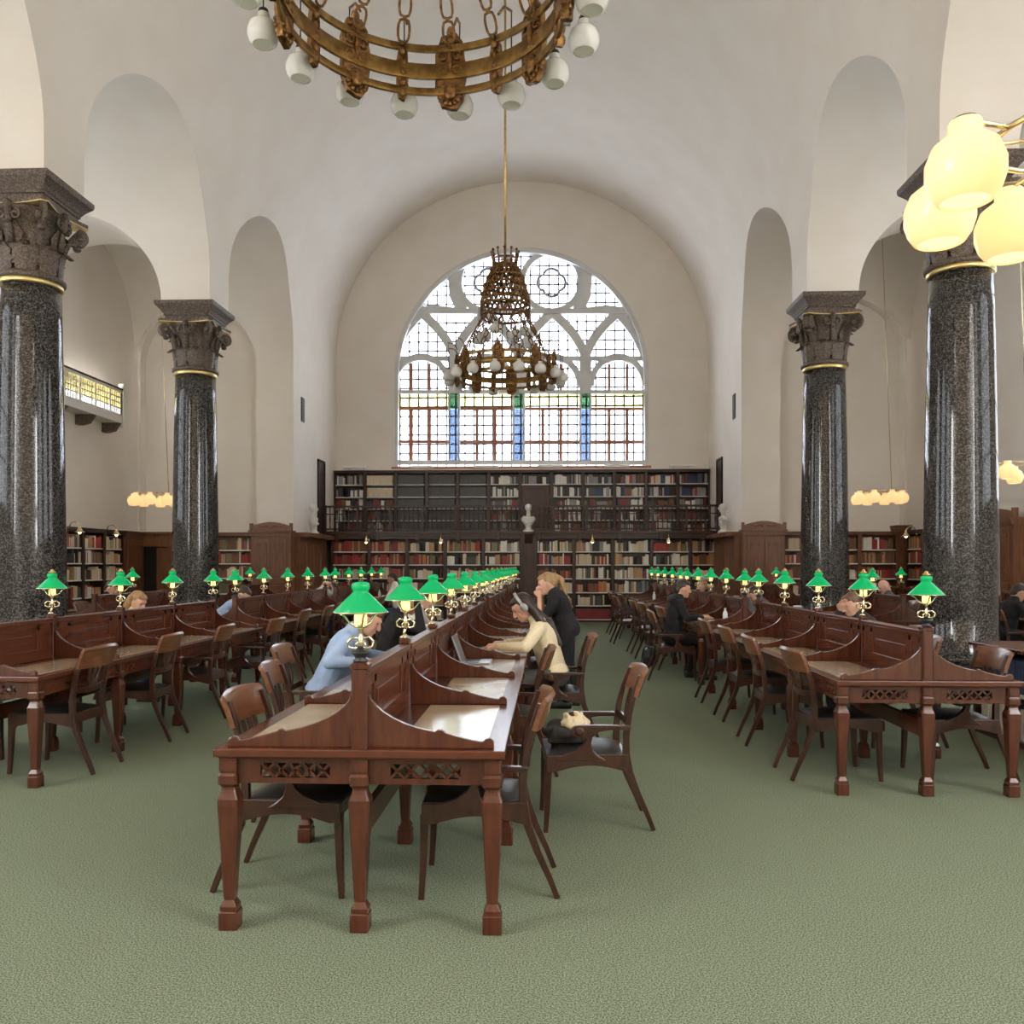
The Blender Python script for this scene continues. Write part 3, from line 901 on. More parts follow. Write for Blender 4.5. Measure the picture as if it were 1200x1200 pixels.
# ------------------------------------------------------------------ balcony of the left aisle
c = thing('balcony', 'white lattice balcony on the outer wall of the left aisle', 'balcony', (OX0, 16.9, 4.83))
b = MB(); b.box(0, .42, 0, 2.5, -.0, .14); b.build('floor_slab', MT['paint'], c, .01)
b = MB()
for z0, z1 in ((.14, .2), (.70, .76)): b.box(.36, .42, 0, 2.5, z0, z1)
for y in (0, .62, 1.24, 1.86, 2.44): b.box(.355, .425, y, y + .06, .14, .76)
for y0 in (0, .62, 1.24, 1.86):
    for q in range(1, 6): b.box(.375, .405, y0 + .055 + q * .092, y0 + .083 + q * .092, .2, .7)
for z in (.33, .45, .57): b.box(.375, .405, 0, 2.5, z, z + .024)
b.build('lattice', MT['paint'], c)
b = MB(); b.box(.34, .44, -.02, 2.5, .76, .80); b.build('handrail', MT['case'], c, .008)['label'] = 'dark wooden handrail'
b = MB(); b.box(.32, .45, 2.44, 2.56, -.1, .92); b.build('end_post', MT['paint'], c, .008)
b = MB(); b.box(.385, .391, 0, 2.5, .33, .7); b.build('yellow_pane', MT['yellow'], c)
b = MB(); b.box(.385, .391, 0, 2.5, .2, .33); b.build('pale_pane', MT['pane'], c)
for y in (.1, 1.2, 2.3):
    b = MB(); b.prism([(0, 0), (.40, 0), (.34, -.08), (.27, -.18), (.12, -.22), (0, -.22)], 'y', y, y + .16); b.build('stone_bracket', MT['cap'], c, .006)

# ------------------------------------------------------------------ vents and little fittings
for x, s_, l in ((WX0, 1, 'left'), (WX1, -1, 'right')):
    v_ = thing('air_vent', 'narrow dark air vent high on the %s nave wall' % l, 'vent', (x, 21.5, 5.2))
    b = MB(); b.box(*sorted((0, s_ * .02)), -.13, .13, 0, .62); b.build('frame', MT['iron'], v_)
    for k in range(9):
        b = MB(); b.box(*sorted((s_ * .02, s_ * .03)), -.11, .11, .04 + k * .062, .075 + k * .062); b.build('slat', MT['iron'], v_)
for x, s_, l in ((WX0, 1, 'left'), (WX1, -1, 'right')):
    v_ = thing('recess_shade_panel', 'narrow dark panel for a shaded recess in the %s nave wall by the gallery' % l, 'door', (x, 22.95, 2.42))
    b = MB(); b.box(*sorted((0, s_ * .02)), 0, .62, 0, 1.96); b.build('leaf', MT['case'], v_)  # flat dark panel stands for the shade of an open recess
    b = MB(); b.box(*sorted((0, s_ * .04)), -.05, 0, 0, 2.0); b.box(*sorted((0, s_ * .04)), .62, .67, 0, 2.0); b.box(*sorted((0, s_ * .04)), -.05, .67, 1.96, 2.02); b.build('frame', MT['iron'], v_)
for (x, y, z, l) in ((-.72, 13.2, 12.74, 'small white smoke detector on the vault beside the hanging rod'),):
    d = thing('smoke_detector', l, 'detector', (x, y, z))
    b = MB(); b.lathe([(.02, -.05), (.05, -.045), (.06, -.02), (.06, .06)], 14); b.build('housing', MT['paint'], d)

# ------------------------------------------------------------------ chandeliers
def make_chandelier(loc, label):
    c = thing('chandelier', label, 'chandelier', loc, 0, 'gilt bronze chandeliers')
    Rr = .90
    b = MB(); b.tube([(0, 0, 2.35), (0, 0, 12.78 - loc[2])], .022, 8); b.lathe([(.12, 12.74 - loc[2]), (.10, 12.66 - loc[2]), (.03, 12.6 - loc[2])][::-1], 12); b.build('rod', MT['brass'], c)
    for z0, z1, nm in ((.42, .47, 'thin_band'), (.22, .33, 'wide_band'), (.10, .15, 'thin_band')):
        b = MB(); b.lathe([(Rr - .012, z0), (Rr + .012, z0), (Rr + .012, z1), (Rr - .012, z1), (Rr - .012, z0)], 64, cap=False); b.build(nm, MT['gilt'], c)
    # the two kinds of cast medallion
    def med(w, z0, z1, big):
        b = MB()
        o_ = []
        for i in range(28):
            a = 2 * pi * i / 28
            x = w / 2 * (abs(cos(a)) ** .6) * (1 if cos(a) >= 0 else -1) * (1 + .06 * cos(7 * a))
            z = (z0 + z1) / 2 + (z1 - z0) / 2 * sin(a) * (1 + .04 * cos(9 * a))
            o_.append((x, z))
        b.prism(o_, 'y', -.02, .02)
        zc = (z0 + z1) / 2
        for sg in (-1, 1):                          # relief on both faces
            y = .022 * sg
            if big:
                b.ell((0, y, z0 + .13), (.055, .03, .07), 10, 8)
                for s_ in (-1, 1):
                    b.ell((s_ * .02, y * 1.9, z0 + .15), (.012, .012, .01), 6, 5)
                    b.tube([(s_ * (.05 + .035 * cos(t_)), y * 1.2, zc + .0 + .035 * sin(t_)) for t_ in [k * .6 for k in range(10)]], .012, 6)
                    b.tube([(s_ * (.055 + .03 * cos(t_)), y * 1.2, zc + .11 + .03 * sin(t_)) for t_ in [k * .6 for k in range(10)]], .011, 6)
                    b.tube([(s_ * (.05 + .026 * cos(t_)), y * 1.2, zc + .19 + .026 * sin(t_)) for t_ in [k * .6 for k in range(10)]], .010, 6)
                for k in range(9):
                    a = pi + pi * k / 8
                    b.ell((.085 * cos(a), y, z0 + .12 + .085 * sin(a)), (.02, .018, .02), 6, 5)
                b.ell((0, y, z1 - .07), (.05, .03, .06), 8, 6); b.ell((0, y * 1.4, zc + .06), (.022, .03, .08), 8, 6)
            else:
                for q in range(5): b.ell((0, y, z0 + .05 + q * (z1 - z0 - .1) / 4), (.03, .02, .035), 8, 6)
        if big: b.lathe([(.02, z1 - .02), (.035, z1 + .02), (.025, z1 + .05), (.0, z1 + .06)], 8)
        return b.mesh('medallion' if big else 'small_medallion', MT['bronze'])
    mb_, ms_ = med(.23, .0, .56, True), med(.09, .06, .46, False)
    link = MB()
    for k in range(6):
        z = -.075 - .15 * k
        P = [(.042 * math.copysign(abs(cos(t_)) ** .5, cos(t_)), 0, z + .068 * sin(t_)) for t_ in [2 * pi * i / 12 for i in range(12)]]
        link.tube(P, .010, 5, closed=True); link.box(-.012, .012, -.008, .008, z - .085, z - .065)
    link = link.mesh('chain', MT['bronze'])
    off = radians(4.8)
    for k in range(16):
        a = off + 2 * pi * k / 16
        M = Matrix.Rotation(-a, 4, 'Z')
        p = M @ Vector((0, Rr + .02, 0))
        o = put('medallion' if k % 2 == 0 else 'small_medallion', mb_ if k % 2 == 0 else ms_, c, loc=p); o.rotation_euler = (0, 0, -a)
        o = put('chain', link, c)                  # from the bell down to the band
        A, B = M @ Vector((0, .42, 1.30)), M @ Vector((0, Rr - .02, .46))
        L = (B - A).length
        zx = -(B - A).normalized(); yy = zx.cross(Vector((cos(a), -sin(a), 0))).normalized(); xx = yy.cross(zx)
        o.matrix_local = Matrix.Translation(A) @ Matrix((xx, yy, zx)).transposed().to_4x4() @ Matrix.Diagonal((1, 1, L / .9, 1))
    gl = MB(); gl.lathe([(.034, .125), (.04, .12), (.04, .085), (.060, .075), (.088, .05), (.103, .01), (.104, -.025), (.093, -.06), (.070, -.085)], 20, cap=False); gl = gl.mesh('globe', MT['opal'])
    gb = MB(); gb.lathe([(.067, -.08), (.0, -.08)][::1], 16, cap=False); gb = gb.mesh('globe_opening', MT['paper'])
    cp_ = MB(); cp_.lathe([(.0, .155), (.03, .15), (.04, .112), (.036, .108)], 10); cp_.tube([(0, 0, .15), (0, 0, .62)], .005, 5); cp_ = cp_.mesh('globe_wire', MT['iron'])
    arm = MB(); arm.tube([(0, 0, .62), (0, -.10, .60), (0, -.18, .5)], .010, 6); arm = arm.mesh('globe_arm', MT['bronze'])
    for k in range(16):
        a = off + radians(2) + 2 * pi * (k + .0) / 16
        p = Matrix.Rotation(-a, 4, 'Z') @ Vector((0, 1.08, 0.12))
        o = put('globe', gl, c, loc=p)
        put('globe_opening', gb, o); put('globe_wire', cp_, o); q = put('globe_arm', arm, o); q.rotation_euler = (0, 0, -a)
    for k in range(8):
        a = 2 * pi * (k + .5) / 8
        p = Matrix.Rotation(-a, 4, 'Z') @ Vector((0, .52 if k % 2 else .4, .82 if k % 2 else .98))
        o = put('globe', gl, c, loc=p); put('globe_opening', gb, o); put('globe_wire', cp_, o)
    # pierced bell, gallery ring and crown
    b = MB()
    prof = [(.20, 2.24), (.26, 2.16), (.33, 2.02), (.385, 1.86), (.43, 1.70), (.455, 1.56)]
    for i, (r, z) in enumerate(prof):
        b.tube([(r * cos(2 * pi * q / 32), r * sin(2 * pi * q / 32), z) for q in range(32)], .020, 6, closed=True)
    nn = 24
    for j in range(len(prof) - 1):
        (r0, z0), (r1, z1) = prof[j], prof[j + 1]
        for q in range(nn):
            a0 = 2 * pi * (q + .5 * (j % 2)) / nn
            for s_ in (-.5, .5):
                a1 = a0 + s_ * 2 * pi / nn
                b.tube([(r0 * cos(a0), r0 * sin(a0), z0), ((r0 + r1) / 2 * cos((a0 + a1) / 2 + s_ * .05), (r0 + r1) / 2 * sin((a0 + a1) / 2 + s_ * .05), (z0 + z1) / 2), (r1 * cos(a1), r1 * sin(a1), z1)], .017, 5)
            b.ell((r0 * cos(a0), r0 * sin(a0), z0), (.035, .035, .03), 6, 5)
    b.build('pierced_bell', MT['bronze'], c)
    b = MB()
    for z in (1.56, 1.47): b.lathe([(.455, z - .02), (.475, z - .02), (.475, z + .02), (.455, z + .02), (.455, z - .02)], 48, cap=False)
    for q in range(24):
        a = 2 * pi * q / 24; b.box(.46 * cos(a) - .012, .46 * cos(a) + .012, .46 * sin(a) - .012, .46 * sin(a) + .012, 1.47, 1.56)
    for q in range(16):
        a = 2 * pi * q / 16
        b.tube([(.46 * cos(a + d), .46 * sin(a + d), 1.46 - .16 * sin(pi * (d + pi / 16) / (pi / 8))) for d in [(-1 + i / 4) * pi / 16 for i in range(9)]], .016, 5)
    b.lathe([(.45, 1.27), (.47, 1.27), (.47, 1.30), (.45, 1.30), (.45, 1.27)], 48, cap=False)
    b.build('openwork_ring', MT['bronze'], c)
    b = MB()
    for z in (2.24, 2.36): b.tube([(.22 * cos(2 * pi * q / 24), .22 * sin(2 * pi * q / 24), z) for q in range(24)], .018, 6, closed=True)
    for q in range(12):
        a = 2 * pi * q / 12
        b.tube([(.21 * cos(a), .21 * sin(a), 2.22), (.235 * cos(a), .235 * sin(a), 2.38), (.255 * cos(a), .255 * sin(a), 2.50)], [.02, .016, .012], 5)
        b.ell((.255 * cos(a), .255 * sin(a), 2.51), (.028, .028, .028), 6, 5)
    for q in range(4):
        a = pi / 2 * q; b.tube([(.22 * cos(a), .22 * sin(a), 2.36), (0, 0, 2.36)], .012, 5)
    b.build('crown', MT['bronze'], c)
    return c


ch = make_chandelier((XC, 5.42, 4.95), 'gilt bronze chandelier ring with white globes cut by the top edge')
make_chandelier((XC, 16.0, 4.93), 'crowned bronze chandelier hanging on a long rod before the window')

# ------------------------------------------------------------------ globe pendants
def pendant(loc, label, ring, n, r, rods, ztop, spin=0., lit='lit'):
    p = thing('globe_pendant', label, 'pendant lamp', loc, 0, 'glowing globe pendants')
    b = MB(); b.tube([(ring * .62 * cos(2 * pi * i / 28), ring * .62 * sin(2 * pi * i / 28), r * 1.25) for i in range(28)], .012, 6, closed=True); b.build('brass_ring', MT['palebrass'], p)
    if not rods:
        b = MB(); b.tube([(0, 0, r * 1.25), (0, 0, ztop - loc[2])], .008, 5)
        for k in range(3): b.tube([(0, 0, r * 1.25), (ring * .62 * cos(k * 2.1 + 5.), ring * .62 * sin(k * 2.1 + 5.), r * 1.25)], .008, 5)
        b.build('rod', MT['palebrass'], p)
    for k in range(rods):
        a = spin + 2 * pi * k / rods
        b = MB(); b.tube([(ring * .62 * cos(a), ring * .62 * sin(a), r * 1.25), (.05 * cos(a), .05 * sin(a), ztop - loc[2])], .008, 5); b.build('rod', MT['palebrass'], p)
    for k in range(n):
        a = spin + 2 * pi * k / n
        q = Vector((ring * cos(a), ring * sin(a), 0))
        b = MB(); b.lathe([(.38, 1.28), (.42, 1.22), (.42, .93), (.52, .86), (.82, .62), (.99, .18), (.99, -.2), (.88, -.55), (.70, -.82), (.62, -.86)], 24, cap=False)
        b.v = [(x * r, y * r, z * r) for x, y, z in b.v]
        g_ = b.build('globe', MT['lit'], p, loc=q)
        b = MB(); b.lathe([(.60 * r, -.80 * r), (0.001, -.80 * r)], 20, cap=False); b.build('globe_opening', MT['litopen'], g_)
        b = MB(); b.lathe([(.001, 1.4 * r), (.3 * r, 1.36 * r), (.40 * r, 1.2 * r)], 12, cap=False); b.tube([(0, 0, 1.3 * r), (-.38 * ring * cos(a), -.38 * ring * sin(a), 1.25 * r)], .011, 6); b.build('brass_gallery', MT['palebrass'], g_)
    return p


pendant((2.06, 3.40, 3.05), 'large glowing globe pendant close by at the upper right', .50, 7, .143, 0, 9., radians(193))
pendant((-8.71, 18.6, 2.98), 'glowing globe pendant in the left aisle, half behind the column', .46, 8, .125, 1, 8.9, .2)
pendant((7.1, 18.6, 2.98), 'glowing globe pendant in the right aisle between the two columns', .46, 8, .125, 1, 8.9, .2)
pendant((7.1, 13.4, 2.95), 'glowing globe pendant at the right edge behind the near column', .46, 8, .125, 1, 8.9, .2)

# ------------------------------------------------------------------ bookcase sconces
def sconce(M, label, sc0=[]):
    if sc0:
        s_ = dup(sc0[0], (0, 0, 0), 0, label)
    else:
        s_ = thing('gooseneck_sconce', label, 'wall lamp', group='brass bookcase lamps')
        b = MB(); b.tube([(0, 0, .02), (0, -.06, .16), (0, -.16, .18), (0, -.23, .11), (0, -.24, .06)], .012, 7); b.lathe([(.045, .0), (.045, -.02), (.02, -.03)], 12, (0, 0, .02), ax='y'); b.build('arm', MT['palebrass'], s_)
        b = MB(); b.lathe([(.025, .06), (.035, .035), (.06, -.01), (.105, -.05)], 18, (0, -.24, 0), cap=False); b.build('bell_shade', MT['palebrass'], s_)
        b = MB(); b.ell((0, -.24, -.035), (.035, .035, .045), 10, 8); b.build('bulb', MT['warm'], s_)
        sc0.append(s_)
    s_.matrix_world = M
    return s_


for j, px in enumerate((430, 517, 694, 783)):
    sconce(Matrix.Translation((XR(px) * (YF - .2), YF - .06, 2.22)), 'brass gooseneck lamp with lit bulb, %s from the left under the gallery' % nth(j))
for j, y in enumerate((17.25, 18.75)):
    sconce(Matrix.Translation((OX0 + .34, y, 2.28)) @ Matrix.Rotation(pi / 2, 4, 'Z'), 'brass gooseneck lamp over the left aisle bookcases, %s from the near column' % nth(j))
sconce(Matrix.Translation((OX1 - .34, 19.6, 2.25)) @ Matrix.Rotation(-pi / 2, 4, 'Z'), 'brass gooseneck lamp on the right aisle wall beside the near column')
# ------------------------------------------------------------------ reading tables
PITCH, EDGE = 1.15, .06
LEG = [(.040, 0), (.040, .075), (.036, .08), (.036, .10), (.022, .125), (.024, .14), (.040, .46), (.044, .53), (.044, .56), (.034, .585), (.030, .60), (.030, .61), (.042, .625), (.042, .66), (.034, .672), (.038, .68), (.038, .74)]
b = MB(); b.loft(LEG, ch=.18); ME_LEG = b.mesh('leg', MT['wood'])
def post_mesh(h, top):
    b = MB(); b.loft([(h, .78), (h, top - .03), (h + .006, top - .025), (h + .006, top - .008), (h - .006, top)], ch=.22)
    return b.mesh('post', MT['wood'])
ME_END, ME_POST = post_mesh(.034, 1.145), post_mesh(.026, 1.15)
def divider_mesh(s_):
    p = [(.03, 0), (.03, .225), (.042, .225), (.048, .205), (.07, .178), (.10, .152), (.14, .127), (.19, .104), (.25, .085), (.32, .070), (.335, .079), (.35, .077), (.365, .066), (.42, .050), (.48, .036), (.525, .029), (.537, .042), (.555, .045), (.57, .033), (.573, 0)]
    b = MB(); b.prism([(x * s_, .78 + z) for x, z in p], 'y', -.014, .014); return b.mesh('divider', MT['wood'])
ME_DIV = {s_: divider_mesh(s_) for s_ in (-1, 1)}
b = MB()
y0, y1 = .026, PITCH - .026
b.box(-.012, .012, y0, y1, .78, 1.09)
for a, c_ in ((y0, y0 + .05), (.20, .245), (PITCH - .245, PITCH - .20), (y1 - .05, y1)): b.box(-.02, .02, a, c_, .86, 1.07)
b.box(-.02, .02, y0, y1, 1.03, 1.09); b.box(-.024, .024, y0, y1, .78, .875)
b.box(-.016, .016, .30, PITCH - .30, .92, .99)
ME_PANEL = b.mesh('partition_panel', MT['woody'])
b = MB(); b.box(-.034, .034, y0, y1, 1.085, 1.118); ME_RAIL = b.mesh('cap_rail', MT['woody'])
ME_BLOT = {}
for s_ in (-1, 1):
    b = MB(); b.box(*sorted((s_ * .15, s_ * .535)), .05, PITCH - .05, .779, .7825); ME_BLOT[s_] = b.mesh('writing_surface', MT['blotter'])


def make_table(n, label, loc, group='reading tables'):
    T = thing('reading_table', label, 'table', loc, 0, group)
    L = n * PITCH + 2 * EDGE
    b = MB(); b.box(-.62, .62, 0, L, .745, .78); b.box(-.605, .605, .015, L - .015, .735, .745); b.build('tabletop', MT['woody'], T, .007)
    for k in range(n + 1):
        y = EDGE + k * PITCH
        for x in (-.565, 0, .565): put('leg', ME_LEG, T, loc=(x, y, 0), bevel=.003)
        put('post', ME_END if k in (0, n) else ME_POST, T, loc=(0, y, 0))
        for s_ in (-1, 1): put('divider', ME_DIV[s_], T, loc=(0, y, 0), bevel=.004)
        if k < n:
            put('partition_panel', ME_PANEL, T, loc=(0, y, 0), bevel=.003); put('cap_rail', ME_RAIL, T, loc=(0, y, 0), bevel=.006)
            for s_ in (-1, 1): put('writing_surface', ME_BLOT[s_], T, loc=(0, y, 0))
    for s_ in (-1, 1):
        b = MB(); b.box(s_ * .565 - .014, s_ * .565 + .014, EDGE, L - EDGE, .63, .735)
        for k in range(n):
            for e in (.14, .22, PITCH - .22, PITCH - .14):
                c_ = Vector((s_ * .58, EDGE + k * PITCH + e, .683))
                for t_ in (.7, -.7): b.obox(Matrix.Translation(c_) @ Matrix.Rotation(t_, 4, 'X'), .005, .034, .006)
        b.build('apron', MT['woody'], T, .003)
    for y in (EDGE, L - EDGE):
        for s_ in (-1, 1):
            b = MB()
            b.box(*sorted((s_ * .035, s_ * .53)), y - .011, y + .011, .712, .735); b.box(*sorted((s_ * .035, s_ * .53)), y - .011, y + .011, .625, .650)
            b.box(*sorted((s_ * .035, s_ * .13)), y - .012, y + .012, .63, .736); b.box(*sorted((s_ * .43, s_ * .53)), y - .012, y + .012, .63, .736)
            for q in range(5):
                c_ = Vector((s_ * (.16 + q * .06), y, .681))
                for t_ in (.8, -.8): b.obox(Matrix.Translation(c_) @ Matrix.Rotation(t_, 4, 'Y'), .045, .009, .006)
            b.build('pierced_apron', MT['wood'], T)
    b = MB(); b.box(-.018, .018, EDGE, L - EDGE, .385, .50); b.build('stretcher', MT['woody'], T, .004)
    return T


TX = dict(left=XC - 3.36, centre=XC, right=XC + 3.36)
YT = dict(left=[5.79, 11.14, 16.49], centre=[3.56, 11.14, 16.49], right=[5.83, 11.16, 16.49])
NB = dict(left=[4, 4, 4], centre=[6, 4, 4], right=[4, 4, 4])
PLACE = ('nearest', 'second', 'farthest')
proto = None
POSTS = []
for row in ('left', 'centre', 'right'):
    for j in range(3):
        lab = '%s long mahogany reading table of the %s row' % (PLACE[j], row)
        if row == 'centre' and j == 0: lab = 'long mahogany reading table nearest the camera with carved end and green lamps'
        loc = (TX[row], YT[row][j], 0)
        if NB[row][j] == 4 and proto is not None: dup(proto, loc, 0, lab)
        else:
            T = make_table(NB[row][j], lab, loc)
            if NB[row][j] == 4: proto = T
        for k in range(NB[row][j] + 1): POSTS.append((row, j, k, TX[row], YT[row][j] + EDGE + k * PITCH))
ds = make_table(2, 'smaller panelled desk between the two left columns', (-6.65, 12.2, 0), 'desks between the columns')
for x, y, l in ((-6.65, 17.6, 'smaller panelled desk beyond the farther left column'), (5.05, 12.3, 'smaller panelled desk between the two right columns'),
                (5.05, 17.9, 'smaller panelled desk beyond the farther right column'), (7.3, 11.6, 'panelled desk in the right aisle behind the near column'),
                (6.95, 15.9, 'panelled desk in the right aisle behind the farther column'), (-8.6, 12.6, 'panelled desk in the left aisle behind the near column')):
    dup(ds, (x, y, 0), 0, l)

# ------------------------------------------------------------------ green lamps
lamp0 = thing('desk_lamp', 'x', 'desk lamp', group='green glass desk lamps')
b = MB(); b.lathe([(.030, 0), (.034, .008), (.022, .016), (.030, .030), (.044, .040), (.040, .046), (.016, .052), (.013, .06)], 18); b.build('turned_base', MT['black'], lamp0)
b = MB()
for s_ in (-1, 1):
    b.tube([(s_ * .006, 0, .10), (s_ * .035, 0, .106), (s_ * .054, 0, .088), (s_ * .052, 0, .066), (s_ * .030, 0, .058), (s_ * .012, 0, .062)], .0055, 8)
    b.tube([(s_ * .010, 0, .062), (s_ * .022, 0, .074), (s_ * .010, 0, .09)], .004, 6)
b.lathe([(.010, .05), (.008, .08), (.012, .10), (.008, .108), (.010, .14), (.016, .147)], 12); b.build('ring_stem', MT['palebrass'], lamp0)
b = MB(); b.lathe([(.020, .146), (.030, .150), (.028, .158), (.022, .16)], 16)
for q in range(3):
    a = pi / 6 + 2 * pi * q / 3
    b.tube([(.026 * cos(a), .026 * sin(a), .153), (.05 * cos(a), .05 * sin(a), .165), (.075 * cos(a), .075 * sin(a), .195), (.11 * cos(a), .11 * sin(a), .212)], .0045, 7)
b.tube([(.112 * cos(2 * pi * q / 28), .112 * sin(2 * pi * q / 28), .213) for q in range(28)], .0035, 6, closed=True); b.build('gallery_bracket', MT['palebrass'], lamp0)
for s_ in (-1, 1):
    b = MB(); b.lathe([(.008, .158), (.013, .165), (.013, .20), (.008, .214), (.0, .217)], 12, (s_ * .014, 0, 0)); b.build('bulb', MT['bulb'], lamp0)
b = MB(); b.lathe([(.117, .212), (.117, .216), (.075, .258), (.038, .294), (.031, .302), (.036, .310), (.040, .322), (.036, .336), (.022, .342), (.012, .343)], 32, cap=False)
b.build('glass_shade', MT['green_shade'], lamp0)
b = MB(); b.tube([(.117 * cos(2 * pi * q / 32), .117 * sin(2 * pi * q / 32), .213) for q in range(32)], .0025, 6, closed=True); b.build('shade_rim', MT['palebrass'], lamp0)
stem_me = MB(); stem_me.tube([(-.012, 0, 0), (-.006, 0, .03), (0, 0, .06)], .008, 8); stem_me.lathe([(.022, 0), (.022, .006), (.010, .014)], 12, (-.012, 0, 0)); stem_me = stem_me.mesh('bent_stem', MT['palebrass'])
capm = MB(); capm.lathe([(.0, .343), (.030, .346), (.028, .352), (.012, .358), (.014, .366), (.004, .374)], 14); capm = capm.mesh('finial', MT['brass'])
put('finial', capm, lamp0); first = True
for row, j, k, x, y in POSTS:
    lab = 'green glass lamp on %s post, %s table of %s row' % (nth(k), PLACE[j], row)
    if first: L_ = lamp0; L_['label'] = lab; L_.location = (x, y, 1.145); first = False
    else: L_ = dup(lamp0, (x, y, 1.145 if k in (0, NB[row][j]) else 1.15), rnd.uniform(-.5, .5), lab)
    for ch_ in list(L_.children):
        if row == 'centre' and j == 0 and ch_.name.startswith('finial'): bpy.data.objects.remove(ch_)
        elif k not in (0, NB[row][j]) and ch_.name.startswith('turned_base'): ch_.data = stem_me; ch_.name = 'bent_stem'
for x, y, l in ((-6.65, 13.41, 'green lamp on the desk between the two left columns'), (-6.65, 18.81, 'green lamp on the desk beyond the farther left column'),
                (5.05, 13.51, 'green lamp on the desk between the two right columns'), (5.05, 19.11, 'green lamp on the desk beyond the farther right column'),
                (6.95, 17.11, 'green lamp on the desk in the right aisle')):
    put('finial', capm, dup(lamp0, (x, y, 1.15), rnd.uniform(-.5, .5), l))

# ------------------------------------------------------------------ chairs
def make_chair(arms):
    c = thing('armchair' if arms else 'side_chair', 'x', 'chair', group='library armchairs' if arms else 'library side chairs')
    b = MB()
    b.grid([[(-.215, y * .205, .455), (0, y * .225, .465), (.245, y * .235, .458)] for y in (-1, -.5, 0, .5, 1)], thick=.035)
    P = []
    for i in range(9):
        x = -.21 + .455 * i / 8
        P.append([(x, e * (.20 + .035 * i / 8), .452 + .034 * (1 - abs(e) ** 4) * (1 - abs(2 * i / 8 - 1) ** 4) ** .5) for e in (-1, -.8, -.4, 0, .4, .8, 1)])
    b = MB(); b.grid(P); P2 = [[(x, y, .45) for x, y, z in r] for r in P]; b.grid(P2)
    rim = [(-.21, -.20), (.245, -.235), (.245, .235), (-.21, .20)]
    b.prism(rim, 'z', .445, .4535); b.build('seat_pad', MT['leather'], c)
    # seat frame: side rails arched on the underside
    for s_ in (-1, 1):
        o_ = [(-.23, .45), (.25, .45), (.25, .36)] + [(.20 - .40 * i / 10, .355 + .035 * sin(pi * i / 10)) for i in range(11)] + [(-.23, .35)]
        b = MB(); b.prism(o_, 'y', -.017, .017)
        a = math.atan2(.03, .46)
        b.v = [tuple(Matrix.Rotation(s_ * a, 3, 'Z') @ Vector(p) + Vector((0, s_ * .222, 0))) for p in b.v]
        b.build('side_rail', MT['chair'], c, .003)
    b = MB(); b.box(.222, .25, -.225, .225, .385, .45); b.build('front_rail', MT['chair'], c, .003)
    b = MB(); b.box(-.235, -.205, -.20, .20, .375, .45); b.build('back_rail', MT['chair'], c, .003)
    for s_ in (-1, 1):
        b = MB(); b.tube([(.235, s_ * .222, .40), (.238, s_ * .224, .30), (.242, s_ * .226, .15), (.252, s_ * .228, 0)], 0, sec=[(.042, .04), (.038, .038), (.032, .032), (.027, .027)], up=(0, 1, 0)); b.build('front_leg', MT['chair'], c, .004)
        pth = [(-.385, 0), (-.345, .10), (-.29, .22), (-.245, .34), (-.222, .45), (-.222, .55), (-.238, .68), (-.268, .80), (-.305, .91)]
        b = MB(); b.tube([(x, s_ * (.203 + .012 * max(0, z - .5)), z) for x, z in pth], 0, sec=[(.026, .028), (.029, .03), (.034, .032), (.038, .034), (.042, .034), (.038, .032), (.034, .03), (.03, .028), (.026, .026)], up=(0, 1, 0)); b.build('rear_leg', MT['chair'], c, .004)
    P = []
    for j, (z, dx) in enumerate(((.79, -.262), (.80, -.265), (.86, -.285), (.92, -.308), (.935, -.318), (.94, -.325))):
        P.append([(dx - .045 * (1 - e * e), e * .228, z + (.012 * (1 - e * e) if j > 2 else 0)) for e in [(-1 + i / 6) for i in range(13)]])
    b = MB(); b.grid(P, thick=-.024); b.build('crest_rail', MT['crest' if arms != 'dark' else 'chair'], c)
    b = MB(); b.tube([(-.232 - .02 * (1 - e * e), e * .195, .625 - .012 * (1 - e * e)) for e in (-1, -.5, 0, .5, 1)], 0, sec=(.02, .045), up=(0, 0, 1)); b.build('cross_rail', MT['chair'], c, .003)
    b = MB()
    for q, t_ in ((-.06, -.075), (.06, .075), (0, 0)):
        w_ = .026 if q else .034
        b.tube([(-.252, q * .55, .635), (-.268, (q + t_) / 2, .71), (-.292, t_, .80)], 0, sec=[(w_, .014)] * 3, up=(1, 0, .2))
    b.lathe([(.02, -.01), (.02, .01)], 10, (-.27, 0, .71), ax='x'); b.build('splat', MT['chair'], c)
    if arms:
        sc = [(.055 + .052 * cos(t_), .655 + .052 * sin(t_)) for t_ in [radians(90 - 14 * i) for i in range(18)]]
        o_ = [(-.245, .668), (-.245, .70), (-.12, .706)] + sc[:13] + [(.015, .60), (.035, .55), (.08, .50), (.15, .462), (.20, .455), (.20, .42), (-.10, .42), (-.06, .455), (-.025, .50), (-.012, .56), (-.02, .61), (-.06, .655), (-.12, .668)]
        o_ = [(x, .42 + (z - .42) * .72) for x, z in o_]
        for s_ in (-1, 1):
            b = MB(); b.prism(o_, 'y', s_ * .232 - .02, s_ * .232 + .02); b.lathe([(.022, -.026), (.026, -.02), (.026, .02), (.022, .026)], 12, (.055, s_ * .232, .589), ax='y')
            b.build('arm', MT['chair'], c, .005)
    return c


CH = {}
def chair(kind, x, y, rz, label):
    if kind not in CH:
        CH[kind] = make_chair(kind == 'arm'); c = CH[kind]; c['label'] = label
    else: c = dup(CH[kind], (0, 0, 0), 0, label)
    c.location = (x, y, 0); c.rotation_euler = (0, 0, rz)
    return c


